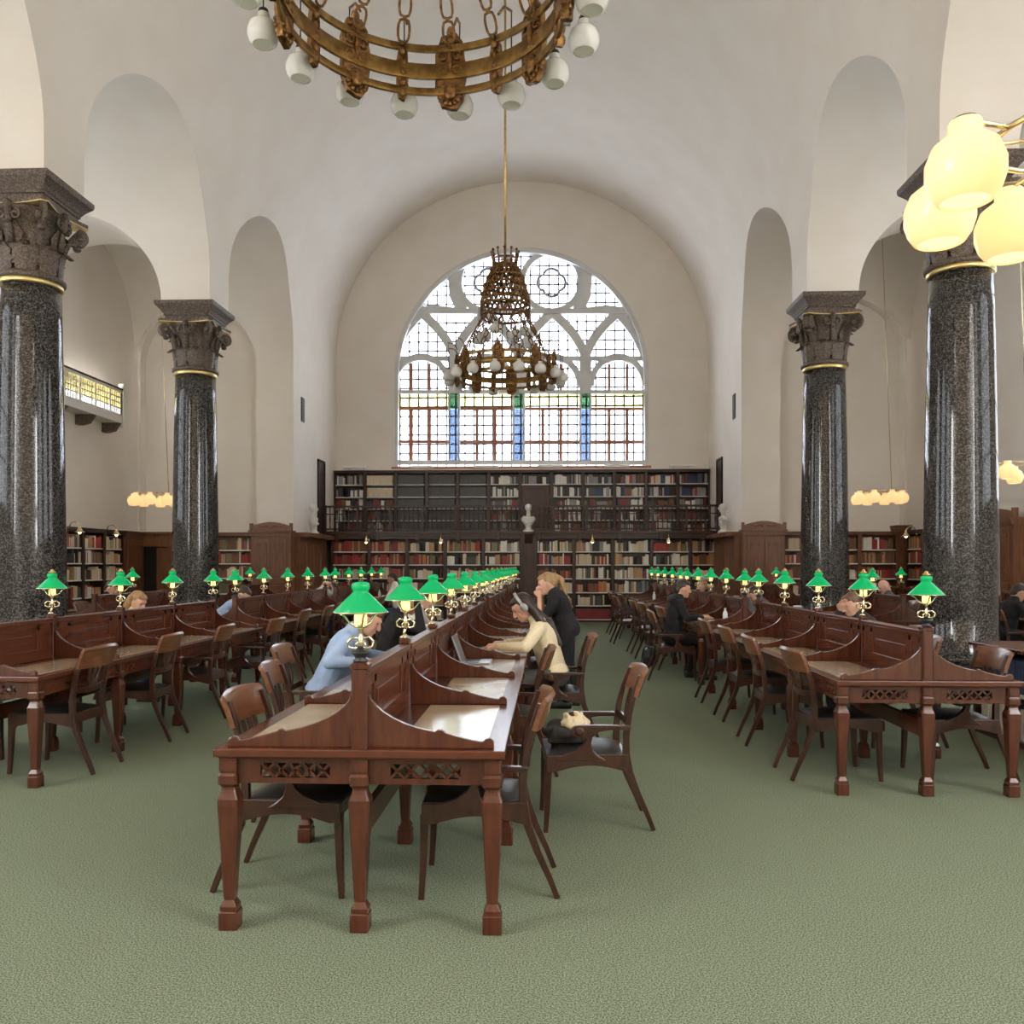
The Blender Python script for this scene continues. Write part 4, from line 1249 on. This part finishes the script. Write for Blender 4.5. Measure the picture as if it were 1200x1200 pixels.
def seat(row, j, k, side, out=0., kind='arm', turn=0., extra='', dy=0.):
    """out = how far the chair is drawn back from its pushed-in place"""
    s_ = 1 if side == 'right' else -1
    x = TX[row] + s_ * (.405 + out); y = YT[row][j] + EDGE + (k + .5) * PITCH + dy
    lab = '%s %s, %s place, %s side, %s %s-row table' % ('wooden armchair' if kind == 'arm' else 'wooden chair', extra or ('drawn back' if out > .2 else 'pushed in'), nth(k), side, PLACE[j], row)
    return chair(kind, x, y, (pi if s_ > 0 else 0) + turn, ' '.join(lab.split()))


seat('centre', 0, 0, 'left', .0, turn=-.04); seat('centre', 0, 0, 'right', .05, turn=.03)
seat('centre', 0, 1, 'right', .62, turn=.06, dy=-.12, extra='with a bag on it'); seat('centre', 0, 1, 'left', .22, turn=.1)
seat('centre', 0, 2, 'right', .08); seat('centre', 0, 2, 'left', .52, extra='under the person in a blue shirt')
seat('centre', 0, 3, 'right', .46, extra='under the woman in cream', turn=.04); seat('centre', 0, 3, 'left', .16)
seat('centre', 0, 4, 'left', .5, extra='under the person in black'); seat('centre', 0, 5, 'left', .5, extra='under a reader')
seat('centre', 0, 5, 'right', .35)
for k in range(4):
    seat('centre', 1, k, 'right', (.1, .4, .1, .2)[k]); seat('centre', 1, k, 'left', (.1, .3, .1, .1)[k])
    seat('right', 0, k, 'left', (.02, .06, .04, .04)[k], 'side', turn=(.05, -.04, .03, 0)[k])
    if k: seat('right', 1, k, 'left', (0, .16, .30, .34)[k], turn=(0, .1, .15, .1)[k])
    seat('right', 2, k, 'left', (.5, .3, .42, .3)[k], turn=.1)
    seat('left', 1, k, 'right', (.06, .1, .0, .2)[k], 'side')
    seat('left', 2, k, 'right', (.1, .55, .1, .2)[k])
seat('right', 1, 0, 'left', .42, extra='under man in black hood')
seat('left', 0, 0, 'right', .0, 'side', turn=-.03); seat('left', 0, 1, 'right', .04, 'side', turn=.04); seat('left', 0, 2, 'right', .10, turn=.03); seat('left', 0, 3, 'right', .28, turn=-.05)
seat('left', 0, 0, 'left', .05); seat('left', 0, 1, 'left', .05); seat('left', 0, 3, 'left', .3, extra='under the blond woman'); seat('left', 1, 1, 'left', .3, extra='under a reader in blue'); seat('left', 2, 1, 'left', .4, extra='under a reader in white')
seat('right', 0, 0, 'right', .02, turn=.03); seat('right', 0, 1, 'right', .05); seat('right', 0, 2, 'right', .45, extra='under the man in a dark jacket'); seat('right', 1, 1, 'right', .45, extra='under a dark-haired reader'); seat('right', 2, 0, 'right', .45, extra='under a fair-haired reader'); seat('right', 2, 2, 'right', .45, extra='under a dark-haired reader')

# ------------------------------------------------------------------ people
def person(label, loc, rz, sh, head, hands, pitch=25, hair='short', hmat='hair_dark', top='cloth_black', legs='cloth_dark', skin='skin',
           standing=False, elbows=None, sleeve=1., vox=.012, hood=False, yaw=0., hipz=.575, face=True):
    P = thing('person', label, 'person', loc, rz)
    hip = Vector((0, 0, .86 if standing else hipz))
    S = Vector((sh[0], 0, sh[1])); Hd = Vector((head[0], head[2] if len(head) > 2 else 0, head[1]))
    up = (S - hip).normalized()
    pit = math.atan2(up.x, up.z)
    RT = Matrix.Rotation(pit, 3, 'Y')
    RH = Matrix.Rotation(radians(yaw), 3, 'Z') @ Matrix.Rotation(radians(pitch), 3, 'Y')
    B, C, Tr, Sh = MB(), MB(), MB(), MB()
    ch_c = hip.lerp(S, .72); wa_c = hip.lerp(S, .35)
    for m_, g in ((B, -.012), (C, .014)):
        m_.ell(ch_c, (.115 + g, .158 + g, .20), 14, 10, RT); m_.ell(wa_c, (.105 + g, .14 + g, .17), 14, 10, RT); m_.ell(hip + Vector((0, 0, .02)), (.12 + g, .165 + g, .12), 14, 10)
        m_.cap(hip.lerp(S, .1), hip.lerp(S, .8), .11 + g, .11 + g)
        m_.ell(S + up * -.03, (.075 + g, .17 + g, .065 + g), 14, 8, RT)
    nk = S + up * .03
    B.cap(nk, Hd + RH @ Vector((-.03, 0, -.07)), .056, .052)
    C.cap(S + up * -.02, nk.lerp(Hd, .22), .085, .07)
    def H(p): return Hd + RH @ Vector(p)
    B.ell(Hd, (.097, .076, .112), 16, 12, RH); B.ell(H((.035, 0, -.065)), (.062, .054, .055), 12, 10, RH)
    B.cap(H((.095, 0, .005)), H((.112, 0, -.030)), .010, .016); B.ell(H((.085, 0, -.068)), (.018, .024, .012), 8, 6, RH); B.ell(H((.078, 0, -.098)), (.022, .026, .02), 8, 6, RH)
    B.ell(H((.075, 0, .03)), (.025, .055, .014), 10, 6, RH)
    for s_ in (-1, 1): B.ell(H((-.005, s_ * .077, -.015)), (.02, .011, .03), 8, 6, RH); B.ell(H((.068, s_ * .036, -.035)), (.02, .02, .022), 8, 6, RH)
    for i, s_ in enumerate((-1, 1)):
        sp = S + Vector((0, s_ * .165, -.025))
        hd = Vector(hands[i])
        if elbows: el = Vector(elbows[i])
        else:
            d = hd - sp; L = min(.56, d.length); off = math.sqrt(max(.0, .30 ** 2 - (L / 2) ** 2))
            pr = Vector((-.2, s_ * .55, -.8)); pr -= d.normalized() * pr.dot(d.normalized()); el = sp + d * .52 + pr.normalized() * off
            if not standing: el.z = max(el.z, .846)
        w = hd
        B.cap(sp, el, .046, .038); B.cap(el, w, .038, .026)
        C.cap(sp, el, .064, .052)
        if sleeve > .6: C.cap(el, el.lerp(w, .93), .052, .038)
        d = (w - el).normalized()
        if hands[i][2] < 1.0 and not standing: d = (d * .7 + Vector((.5, 0, -.06))).normalized()
        side = d.cross(Vector((0, 0, 1)))
        side = side.normalized() if side.length > .1 else Vector((0, 1, 0))
        dn = side.cross(d).normalized()
        pc = w + d * .05
        B.cap(w, w + d * .075, .026, .030); B.ell(pc, (.04, .04, .022), 8, 6, Matrix((d, side, dn)).transposed())
        for q, (o_, l_) in enumerate(((-.03, .062), (-.010, .074), (.011, .070), (.030, .056))):
            k0 = w + d * .085 + side * o_; k1 = k0 + d * l_ * .55 - dn * .006; k2 = k1 + d * l_ * .42 - dn * .014
            B.cap(k0, k1, .0105, .0095, 8); B.cap(k1, k2, .0095, .0075, 8)
        th = w + d * .03 - side * .028 * s_; B.cap(th, th + d * .035 - side * .022 * s_ - dn * .01, .0125, .011, 8); B.cap(th + d * .035 - side * .022 * s_ - dn * .01, th + d * .062 - side * .026 * s_ - dn * .02, .011, .009, 8)
        hp = hip + Vector((0, s_ * .09, 0))
        if standing: kn, an = Vector((.02 + .06 * (i - .5), s_ * .10, .50)), Vector((-.02 + .10 * (i - .5), s_ * .10, .09))
        else: kn, an = Vector((.43, s_ * .12, .525)), Vector((.40 - .14 * i, s_ * .12, .10))
        B.cap(hp, kn, .076, .054); B.cap(kn, an, .053, .037); B.cap(an + Vector((-.03, 0, -.04)), an + Vector((.15, s_ * .015, -.06)), .038, .028)
        Tr.cap(hp, kn, .094, .070); Tr.cap(kn, an + Vector((0, 0, .02)), .068, .054)
        Sh = MB(); Sh.cap(an + Vector((-.035, 0, -.045)), an + Vector((.16, s_ * .015, -.06)), .046, .036); Sh.box(an.x - .07, an.x + .19, an.y - .035, an.y + .035, 0, .025); blob(Sh, 'shoe', MT['black'], P, .011, 2)
    Tr.ell(hip, (.142, .185, .115), 14, 10)
    blob(B, 'body', MT[skin], P, max(.0075, vox - .003), 2)
    blob(C, 'top', MT[top], P, vox, 4); blob(Tr, 'trousers', MT[legs], P, vox + .002, 3)
    if face:
        for s_ in (-1, 1):
            e = MB(); e.ell(H((.079, s_ * .031, .008)), (.010, .014, .006), 8, 6, RH); e.build('eye', MT['eye'], P)
        e = MB(); e.ell(H((.099, 0, -.068)), (.006, .022, .007), 8, 6, RH); e.build('lips', MT['lip'], P)
    if hair != 'bald':
        h = MB()
        h.ell(H((-.022, 0, .026)), (.092, .080, .094), 16, 12, RH); h.ell(H((.026, 0, .072)), (.064, .066, .038), 12, 8, RH)
        if hair == 'short': h.ell(H((-.06, 0, -.03)), (.05, .066, .075), 12, 8, RH)
        if hair in ('long', 'bob'):
            for s_ in (-1, 0, 1):
                h.cap(H((-.05, s_ * .062, .02)), H((-.055, s_ * .070, -.09)), .045, .045)
                if hair == 'long': h.cap(H((-.055, s_ * .070, -.09)), S + Vector((-.03 - .07 * (s_ == 0), s_ * .09, .0)), .045, .035)
            if hair == 'long':
                for s_ in (-.4, .4): h.cap(S + Vector((-.08, s_ * .12, .02)), S + up * -.18 + Vector((-.13, s_ * .14, 0)), .04, .022)
        if hair == 'pony':
            h.ell(H((-.06, 0, 0)), (.06, .07, .08), 12, 8, RH); h.cap(H((-.11, 0, .05)), H((-.16, 0, -.02)), .03, .036); h.cap(H((-.16, 0, -.02)), H((-.15, 0, -.26)), .036, .014)
        blob(h, 'hair', MT[hmat], P, .009 if vox > .01 else .007, 2)
    if hood:
        h = MB(); h.ell(nk + Vector((-.07, 0, .0)), (.085, .13, .065), 12, 8, RT); h.ell(nk + Vector((-.02, 0, .02)), (.09, .11, .05), 12, 8, RT)
        blob(h, 'hood', MT[top], P, .012, 3)
    return P, H, RH


def YS(row, j, k): return YT[row][j] + EDGE + (k + .5) * PITCH
yw = YS('centre', 0, 3)
pw, HW, RW = person('woman in a cream jumper with headphones writing at the centre table', (.06, yw, 0), pi, (.13, 1.03), (.285, 1.19), [(.46, -.16, .842), (.50, .14, .842)], 38, 'long', 'hair_dark', 'cream', 'cloth_grey', vox=.010)
hp = thing('headphones', 'silver over-ear headphones on the woman in cream', 'headphones', (.06, yw, 0), pi)
b = MB()
b.tube([HW((-.01, .098 * cos(a), .02 + .115 * sin(a))) for a in [pi * i / 16 for i in range(17)]], 0, sec=(.012, .024), up=RW @ Vector((1, 0, 0))); b.build('headband', MT['grey'], hp)
for s_ in (-1, 1):
    b = MB(); b.ell(HW((-.008, s_ * .098, -.015)), (.036, .02, .042), 14, 10, RW); b.build('ear_cup', MT['grey'], hp)
person('woman in black with fair ponytail standing by the centre table, hand to mouth', (.22, 9.4, 0), pi, (.13, 1.21), (.23, 1.36), [(.29, -.06, 1.185), (.31, .03, 1.195)], 20, 'pony', 'hair_blond', 'cloth_black', 'cloth_black', standing=True, sleeve=.5, vox=.011)
person('man in a black hooded top seated at the second table of the right row', (TX['right'] - .86, YS('right', 1, 0), 0), 0, (.08, 1.06), (.15, 1.24), [(.40, -.12, .846), (.44, .14, .846)], 12, 'short', 'hair_dark', 'cloth_black', 'cloth_black', vox=.011, hood=True)
person('person in pale blue shirt bent over the left side of the centre table', (XC - .93, YS('centre', 0, 2), 0), 0, (.22, 1.02), (.36, 1.15), [(.40, -.22, .842), (.48, .12, .842)], 35, 'short', 'hair_brown', 'sky', 'cloth_grey', vox=.011)
person('person in black jumper, hand on head, left side of the centre table', (XC - .90, YS('centre', 0, 4), 0), 0, (.16, 1.03), (.27, 1.18), [(.36, -.12, 1.19), (.44, .14, .842)], 30, 'short', 'hair_brown', 'cloth_black', 'cloth_dark', elbows=[(.42, -.20, .90), (.22, .30, .85)])
person('reader in white top at last place on left side of centre table', (XC - .90, YS('centre', 0, 5), 0), 0, (.16, 1.02), (.28, 1.17), [(.42, -.14, .842), (.46, .14, .842)], 30, 'short', 'hair_dark', 'cloth_white', 'denim')
person('blond woman behind the partition of the nearest left table', (TX['left'] - .82, YS('left', 0, 3) - .12, 0), -.2, (.14, 1.0), (.23, 1.14), [(.42, -.14, .842), (.46, .14, .842)], 30, 'bob', 'hair_blond', 'cream', 'denim')
person('reader in a blue shirt bent forward beyond the gap between the left tables', (TX['left'] - .86, YS('left', 1, 1) - .1, 0), -.15, (.27, .98), (.42, 1.12), [(.42, -.2, .842), (.50, .12, .842)], 45, 'short', 'hair_dark', 'sky', 'denim')
person('reader in a white shirt behind the farthest left table', (TX['left'] - .80, YS('left', 2, 1) - .2, 0), -.3, (.16, 1.03), (.27, 1.19), [(.42, -.14, .842), (.38, .05, 1.05)], 30, 'short', 'hair_dark', 'cloth_white', 'denim')
person('person in white vest with bare arms beside the farthest left table', (TX['left'] + .96, YS('left', 2, 1), 0), pi, (.08, 1.10), (.15, 1.27), [(.50, -.14, .846), (.48, .14, .846)], 18, 'short', 'hair_dark', 'cloth_white', 'denim', 'tan', sleeve=.2)
person('man in a dark jacket with his hand to his face behind the nearest right table', (TX['right'] + .80, YS('right', 0, 2) + .2, 0), pi + .2, (.14, 1.01), (.24, 1.16), [(.36, -.02, 1.10), (.46, .16, .842)], 25, 'short', 'hair_brown', 'cloth_dark', 'cloth_dark', elbows=[(.34, -.20, .87), (.2, .3, .85)])
person('dark-haired reader leaning on both hands behind the second right table', (TX['right'] + .80, YS('right', 1, 1), 0), pi, (.16, .99), (.27, 1.12), [(.36, -.10, 1.06), (.38, .10, 1.06)], 40, 'short', 'hair_dark', 'cloth_grey', 'cloth_dark', elbows=[(.36, -.24, .86), (.36, .24, .86)])
person('fair-haired reader behind the farthest right table', (TX['right'] + .80, YS('right', 2, 0), 0), pi, (.16, 1.01), (.28, 1.15), [(.42, -.14, .842), (.46, .14, .842)], 35, 'bob', 'hair_blond', 'cloth_dark', 'denim')
person('dark-haired reader behind the farthest right table', (TX['right'] + .82, YS('right', 2, 2), 0), pi, (.14, 1.02), (.25, 1.17), [(.42, -.14, .842), (.46, .14, .842)], 30, 'short', 'hair_dark', 'cloth_black', 'denim')
person('bald man at the desk between the right columns', (6.0, 15.0, 0), pi, (.12, 1.03), (.2, 1.19), [(.42, -.14, .842), (.46, .14, .842)], 30, 'bald', 'hair_dark', 'cloth_grey', 'denim')
person('fair-haired reader at the desk beyond the farther right column', (5.95, 18.52, 0), pi, (.12, 1.03), (.2, 1.20), [(.42, -.14, .842), (.46, .14, .842)], 30, 'short', 'hair_blond', 'cloth_grey', 'denim')
person('dark-haired reader at the desk between the left columns', (-7.5, 14.0, 0), 0, (.12, 1.02), (.2, 1.18), [(.42, -.14, .842), (.46, .14, .842)], 30, 'short', 'hair_dark', 'cloth_black', 'denim')
person('reader in a black coat at the right edge behind the near column', (6.46, 12.35, 0), 0, (.10, 1.02), (.2, 1.18), [(.42, -.14, .842), (.46, .14, .842)], 30, 'short', 'hair_dark', 'cloth_black', 'cloth_black')
for x, y, rz, l in ((6.0, 15.0, pi, 'armchair under the bald man'), (5.95, 18.52, pi, 'armchair under the fair-haired reader by the right column'), (-7.5, 14.0, 0, 'armchair under the reader between the left columns'), (6.62, 12.35, 0, 'armchair under the reader in a black coat')):
    chair('arm', x, y, rz, l)

# ------------------------------------------------------------------ things on the tables and floor
def laptop(loc, rz, label):
    l = thing('laptop', label, 'laptop', loc, rz)
    b = MB(); b.box(-.11, .11, -.16, .16, 0, .014); b.build('base', MT['grey'], l, .003)
    b = MB(); b.obox(Matrix.Translation((.15, 0, .115)) @ Matrix.Rotation(radians(20), 4, 'Y'), .005, .16, .11); b.build('screen', MT['grey'], l, .003)
    b = MB(); b.box(-.02, .09, -.14, .14, .014, .016); b.build('keyboard', MT['black'], l)
def sheet(loc, rz, label, w=.15, d=.21):
    b = MB(); b.grid([[(x, y, .004 + .008 * abs(x) / w) for y in (-d / 2, 0, d / 2)] for x in (-w, -w / 2, -.003, .003, w / 2, w)], thick=.004)
    o = b.build('open_book', MT['paper'], loc=loc); o.rotation_euler = (0, 0, rz); tag(o, label, 'book')
def bottle(loc, label):
    t_ = thing('water_bottle', label, 'bottle', loc)
    b = MB(); b.lathe([(.028, 0), (.032, .01), (.032, .13), (.026, .155), (.013, .175), (.013, .19)], 16); b.build('body', MT['plastic'], t_)
    b = MB(); b.lathe([(.015, .188), (.015, .208)], 12); b.build('cap', MT['paint'], t_)
TZ = .783
laptop((XC + .24, YS('centre', 0, 2) + .28, TZ), pi, 'grey open laptop beside the centre partition, two places before the woman in cream')
sheet((XC + .40, yw, TZ), 1.57, 'open white notebook under the hands of the woman in cream')
sheet((TX['right'] - .33, YS('right', 1, 0), TZ), 1.57, 'open white book in front of the man in the black hooded top')
bottle((TX['right'] - .22, YS('right', 1, 0) - .42, TZ), 'clear water bottle near the man in the black hooded top')
bottle((TX['right'] - .30, YS('right', 2, 1), TZ), 'clear water bottle on the farthest right table')
bottle((TX['left'] + .36, YS('left', 2, 0), TZ), 'pale water bottle on the farthest left table')
bottle((TX['left'] + .3, YS('left', 2, 2), TZ), 'pale bottle near the person in a white vest')
sheet((XC - .36, YS('centre', 0, 2), TZ), 1.4, 'open white book under the person in the blue shirt')
sheet((TX['left'] + .33, YS('left', 2, 1), TZ), 1.57, 'open white papers before the person in a white vest')
# the bag on the drawn-back armchair
bx, by = XC + 1.0, YS('centre', 0, 1) - .12
bag = thing('shoulder_bag', 'dark bag with a crumpled beige cloth on the drawn-back armchair', 'bag', (bx - .06, by + .02, .485), pi)
b = MB(); b.ell((.03, 0, .05), (.15, .15, .045)); b.ell((.08, -.06, .07), (.07, .08, .05)); b.cap((.12, -.1, .05), (.10, .1, .055), .035, .04); b.box(-.1, .14, -.13, .13, .004, .05); b.cap((-.05, .10, .05), (.1, .12, .09), .02, .02); blob(b, 'body', MT['cloth_dark'], bag, .009, 2)
b = MB()
for q in range(16):
    a = q * 2.4
    b.cap((-.03 + .075 * cos(a), -.0 + .085 * sin(a), .085 + .006 * (q % 5)), (-.02 + .055 * cos(a + 1.2), .01 + .06 * sin(a + 1.3), .125 + .009 * (q % 6)), .020, .014)
b.ell((-.03, 0, .09), (.07, .08, .03))
blob(b, 'scarf', MT['cream'], bag, .008, 1)['label'] = 'crumpled beige scarf'
bp = thing('backpack', 'black bag standing on the carpet under the far right chairs', 'bag', (TX['right'] - 1.0, 13.25, 0))
b = MB(); b.ell((0, 0, .14), (.12, .18, .16)); b.box(-.10, .10, -.15, .15, 0.02, .16); b.ell((.09, 0, .10), (.06, .13, .09)); blob(b, 'body', MT['black'], bp, .014, 3)
b = MB(); b.tube([(-.1, -.08, .24), (-.06, -.08, .31), (0, -.08, .28)], .012, 6); b.tube([(-.02, .04, .28), (0, .0, .33), (-.02, -.04, .28)], .01, 6); b.build('strap', MT['black'], bp)

# ------------------------------------------------------------------ camera, light
cam = bpy.data.objects.new('camera', bpy.data.cameras.new('camera')); COL.objects.link(cam)
cam.location = (0, 0, EYE); cam.rotation_euler = (pi / 2, 0, TH)
cam.data.sensor_width = 36; cam.data.lens = 30; cam.data.shift_y = 62 / 1200; cam.data.clip_end = 200
SC.camera = cam
w = bpy.data.worlds.new('world'); SC.world = w; w.use_nodes = True
bg = w.node_tree.nodes['Background']; bg.inputs[0].default_value = (.94, .97, 1.0, 1); bg.inputs[1].default_value = WORLD
SC.view_settings.view_transform = 'Standard'; SC.view_settings.look = 'None'; SC.view_settings.gamma = 1; SC.view_settings.use_curve_mapping = False
SC.view_settings.exposure = EXPO
SC.cycles.use_denoising = True; SC.cycles.max_bounces = 8; SC.cycles.diffuse_bounces = 5; SC.cycles.glossy_bounces = 3; SC.cycles.transparent_max_bounces = 12
SC.cycles.sample_clamp_indirect = 8; SC.cycles.caustics_reflective = False; SC.cycles.caustics_refractive = False

# ------------------------------------------------------------------ the books themselves
bpy.context.view_layer.update()
dg = bpy.context.evaluated_depsgraph_get()
def project(p):
    c = p.y * CT - p.x * ST
    if c < .2: return None
    return 600 + 1000 * (p.x * CT + p.y * ST) / c, 662 - 1000 * (p.z - EYE) / c, c
scored = []
for i, (M, x, z, w_, h_, d_, col, words, idx) in enumerate(BOOKS):
    p = M @ Vector((x + w_ / 2, 0.0, z + h_ * .55))
    q = project(p); s_ = 0
    if q and -10 < q[0] < 1210 and -10 < q[1] < 1210:
        o_ = Vector((0, 0, EYE)); dvec = p - o_; L = dvec.length
        hit = SC.ray_cast(dg, o_, dvec.normalized(), distance=L - .12)
        if not hit[0]:
            nrm = (M.to_3x3() @ Vector((0, -1, 0))); s_ = w_ * h_ / q[2] ** 2 * abs(nrm.dot(dvec.normalized()))
    scored.append((s_, i))
top = set(i for s_, i in sorted(scored, reverse=True)[:296] if s_ > 0)
PROTO = {}
def book_mesh(col):
    b = MB()
    o_ = [(0, .08), (.06, .03), (.25, 0), (.75, 0), (.94, .03), (1, .08), (1, 1), (.92, 1), (.92, .1), (.08, .1), (.08, 1), (0, 1)]
    b.prism(o_, 'z', 0, 1); b.box(.08, .92, .1, .97, .02, .97, 1)
    for z in (.12, .30, .70, .88): b.box(.12, .88, -.025, .02, z - .012, z + .012)
    return b.mesh('book', [BK[col], MT['page']])
bulk = MB(); order = list(BK); ROWN = {6: ('bottom', 'second lowest', 'third lowest', 'fourth lowest', 'second highest', 'top'), 5: ('bottom', 'second lowest', 'middle', 'second highest', 'top'), 2: ('lower', 'upper')}
NICE = dict(navy='dark blue', charcoal='dark grey', crimson='dark red')
for i, (M, x, z, w_, h_, d_, col, words, idx) in enumerate(BOOKS):
    if i in top:
        if col not in PROTO: PROTO[col] = book_mesh(col)
        o = put('book', PROTO[col])
        o.matrix_world = M @ Matrix.Translation((x, .024, z + .003)) @ Matrix.Diagonal((w_, d_, h_, 1))
        tag(o, '%s %s book, %s on %s shelf, %s' % ('thick' if w_ > .045 else 'slim' if w_ < .03 else 'tall' if h_ > .28 else 'small', NICE.get(col, col), nth(idx), ROWN[words[2]][words[0]], words[1]), 'book', 'books on the shelves')
    else:
        b0_ = len(bulk.v); bulk.box(x, x + w_, .02, .02 + d_, z + .003, z + h_, order.index(col))
        for q in range(b0_, len(bulk.v)): bulk.v[q] = tuple(M @ Vector(bulk.v[q]))
o = bulk.build('shelved_books', [BK[c] for c in order]); tag(o, 'rows of old books filling the farther shelves', 'books', 'books on the shelves', 'stuff')
print('BOOKS', len(BOOKS), 'single', len(top))
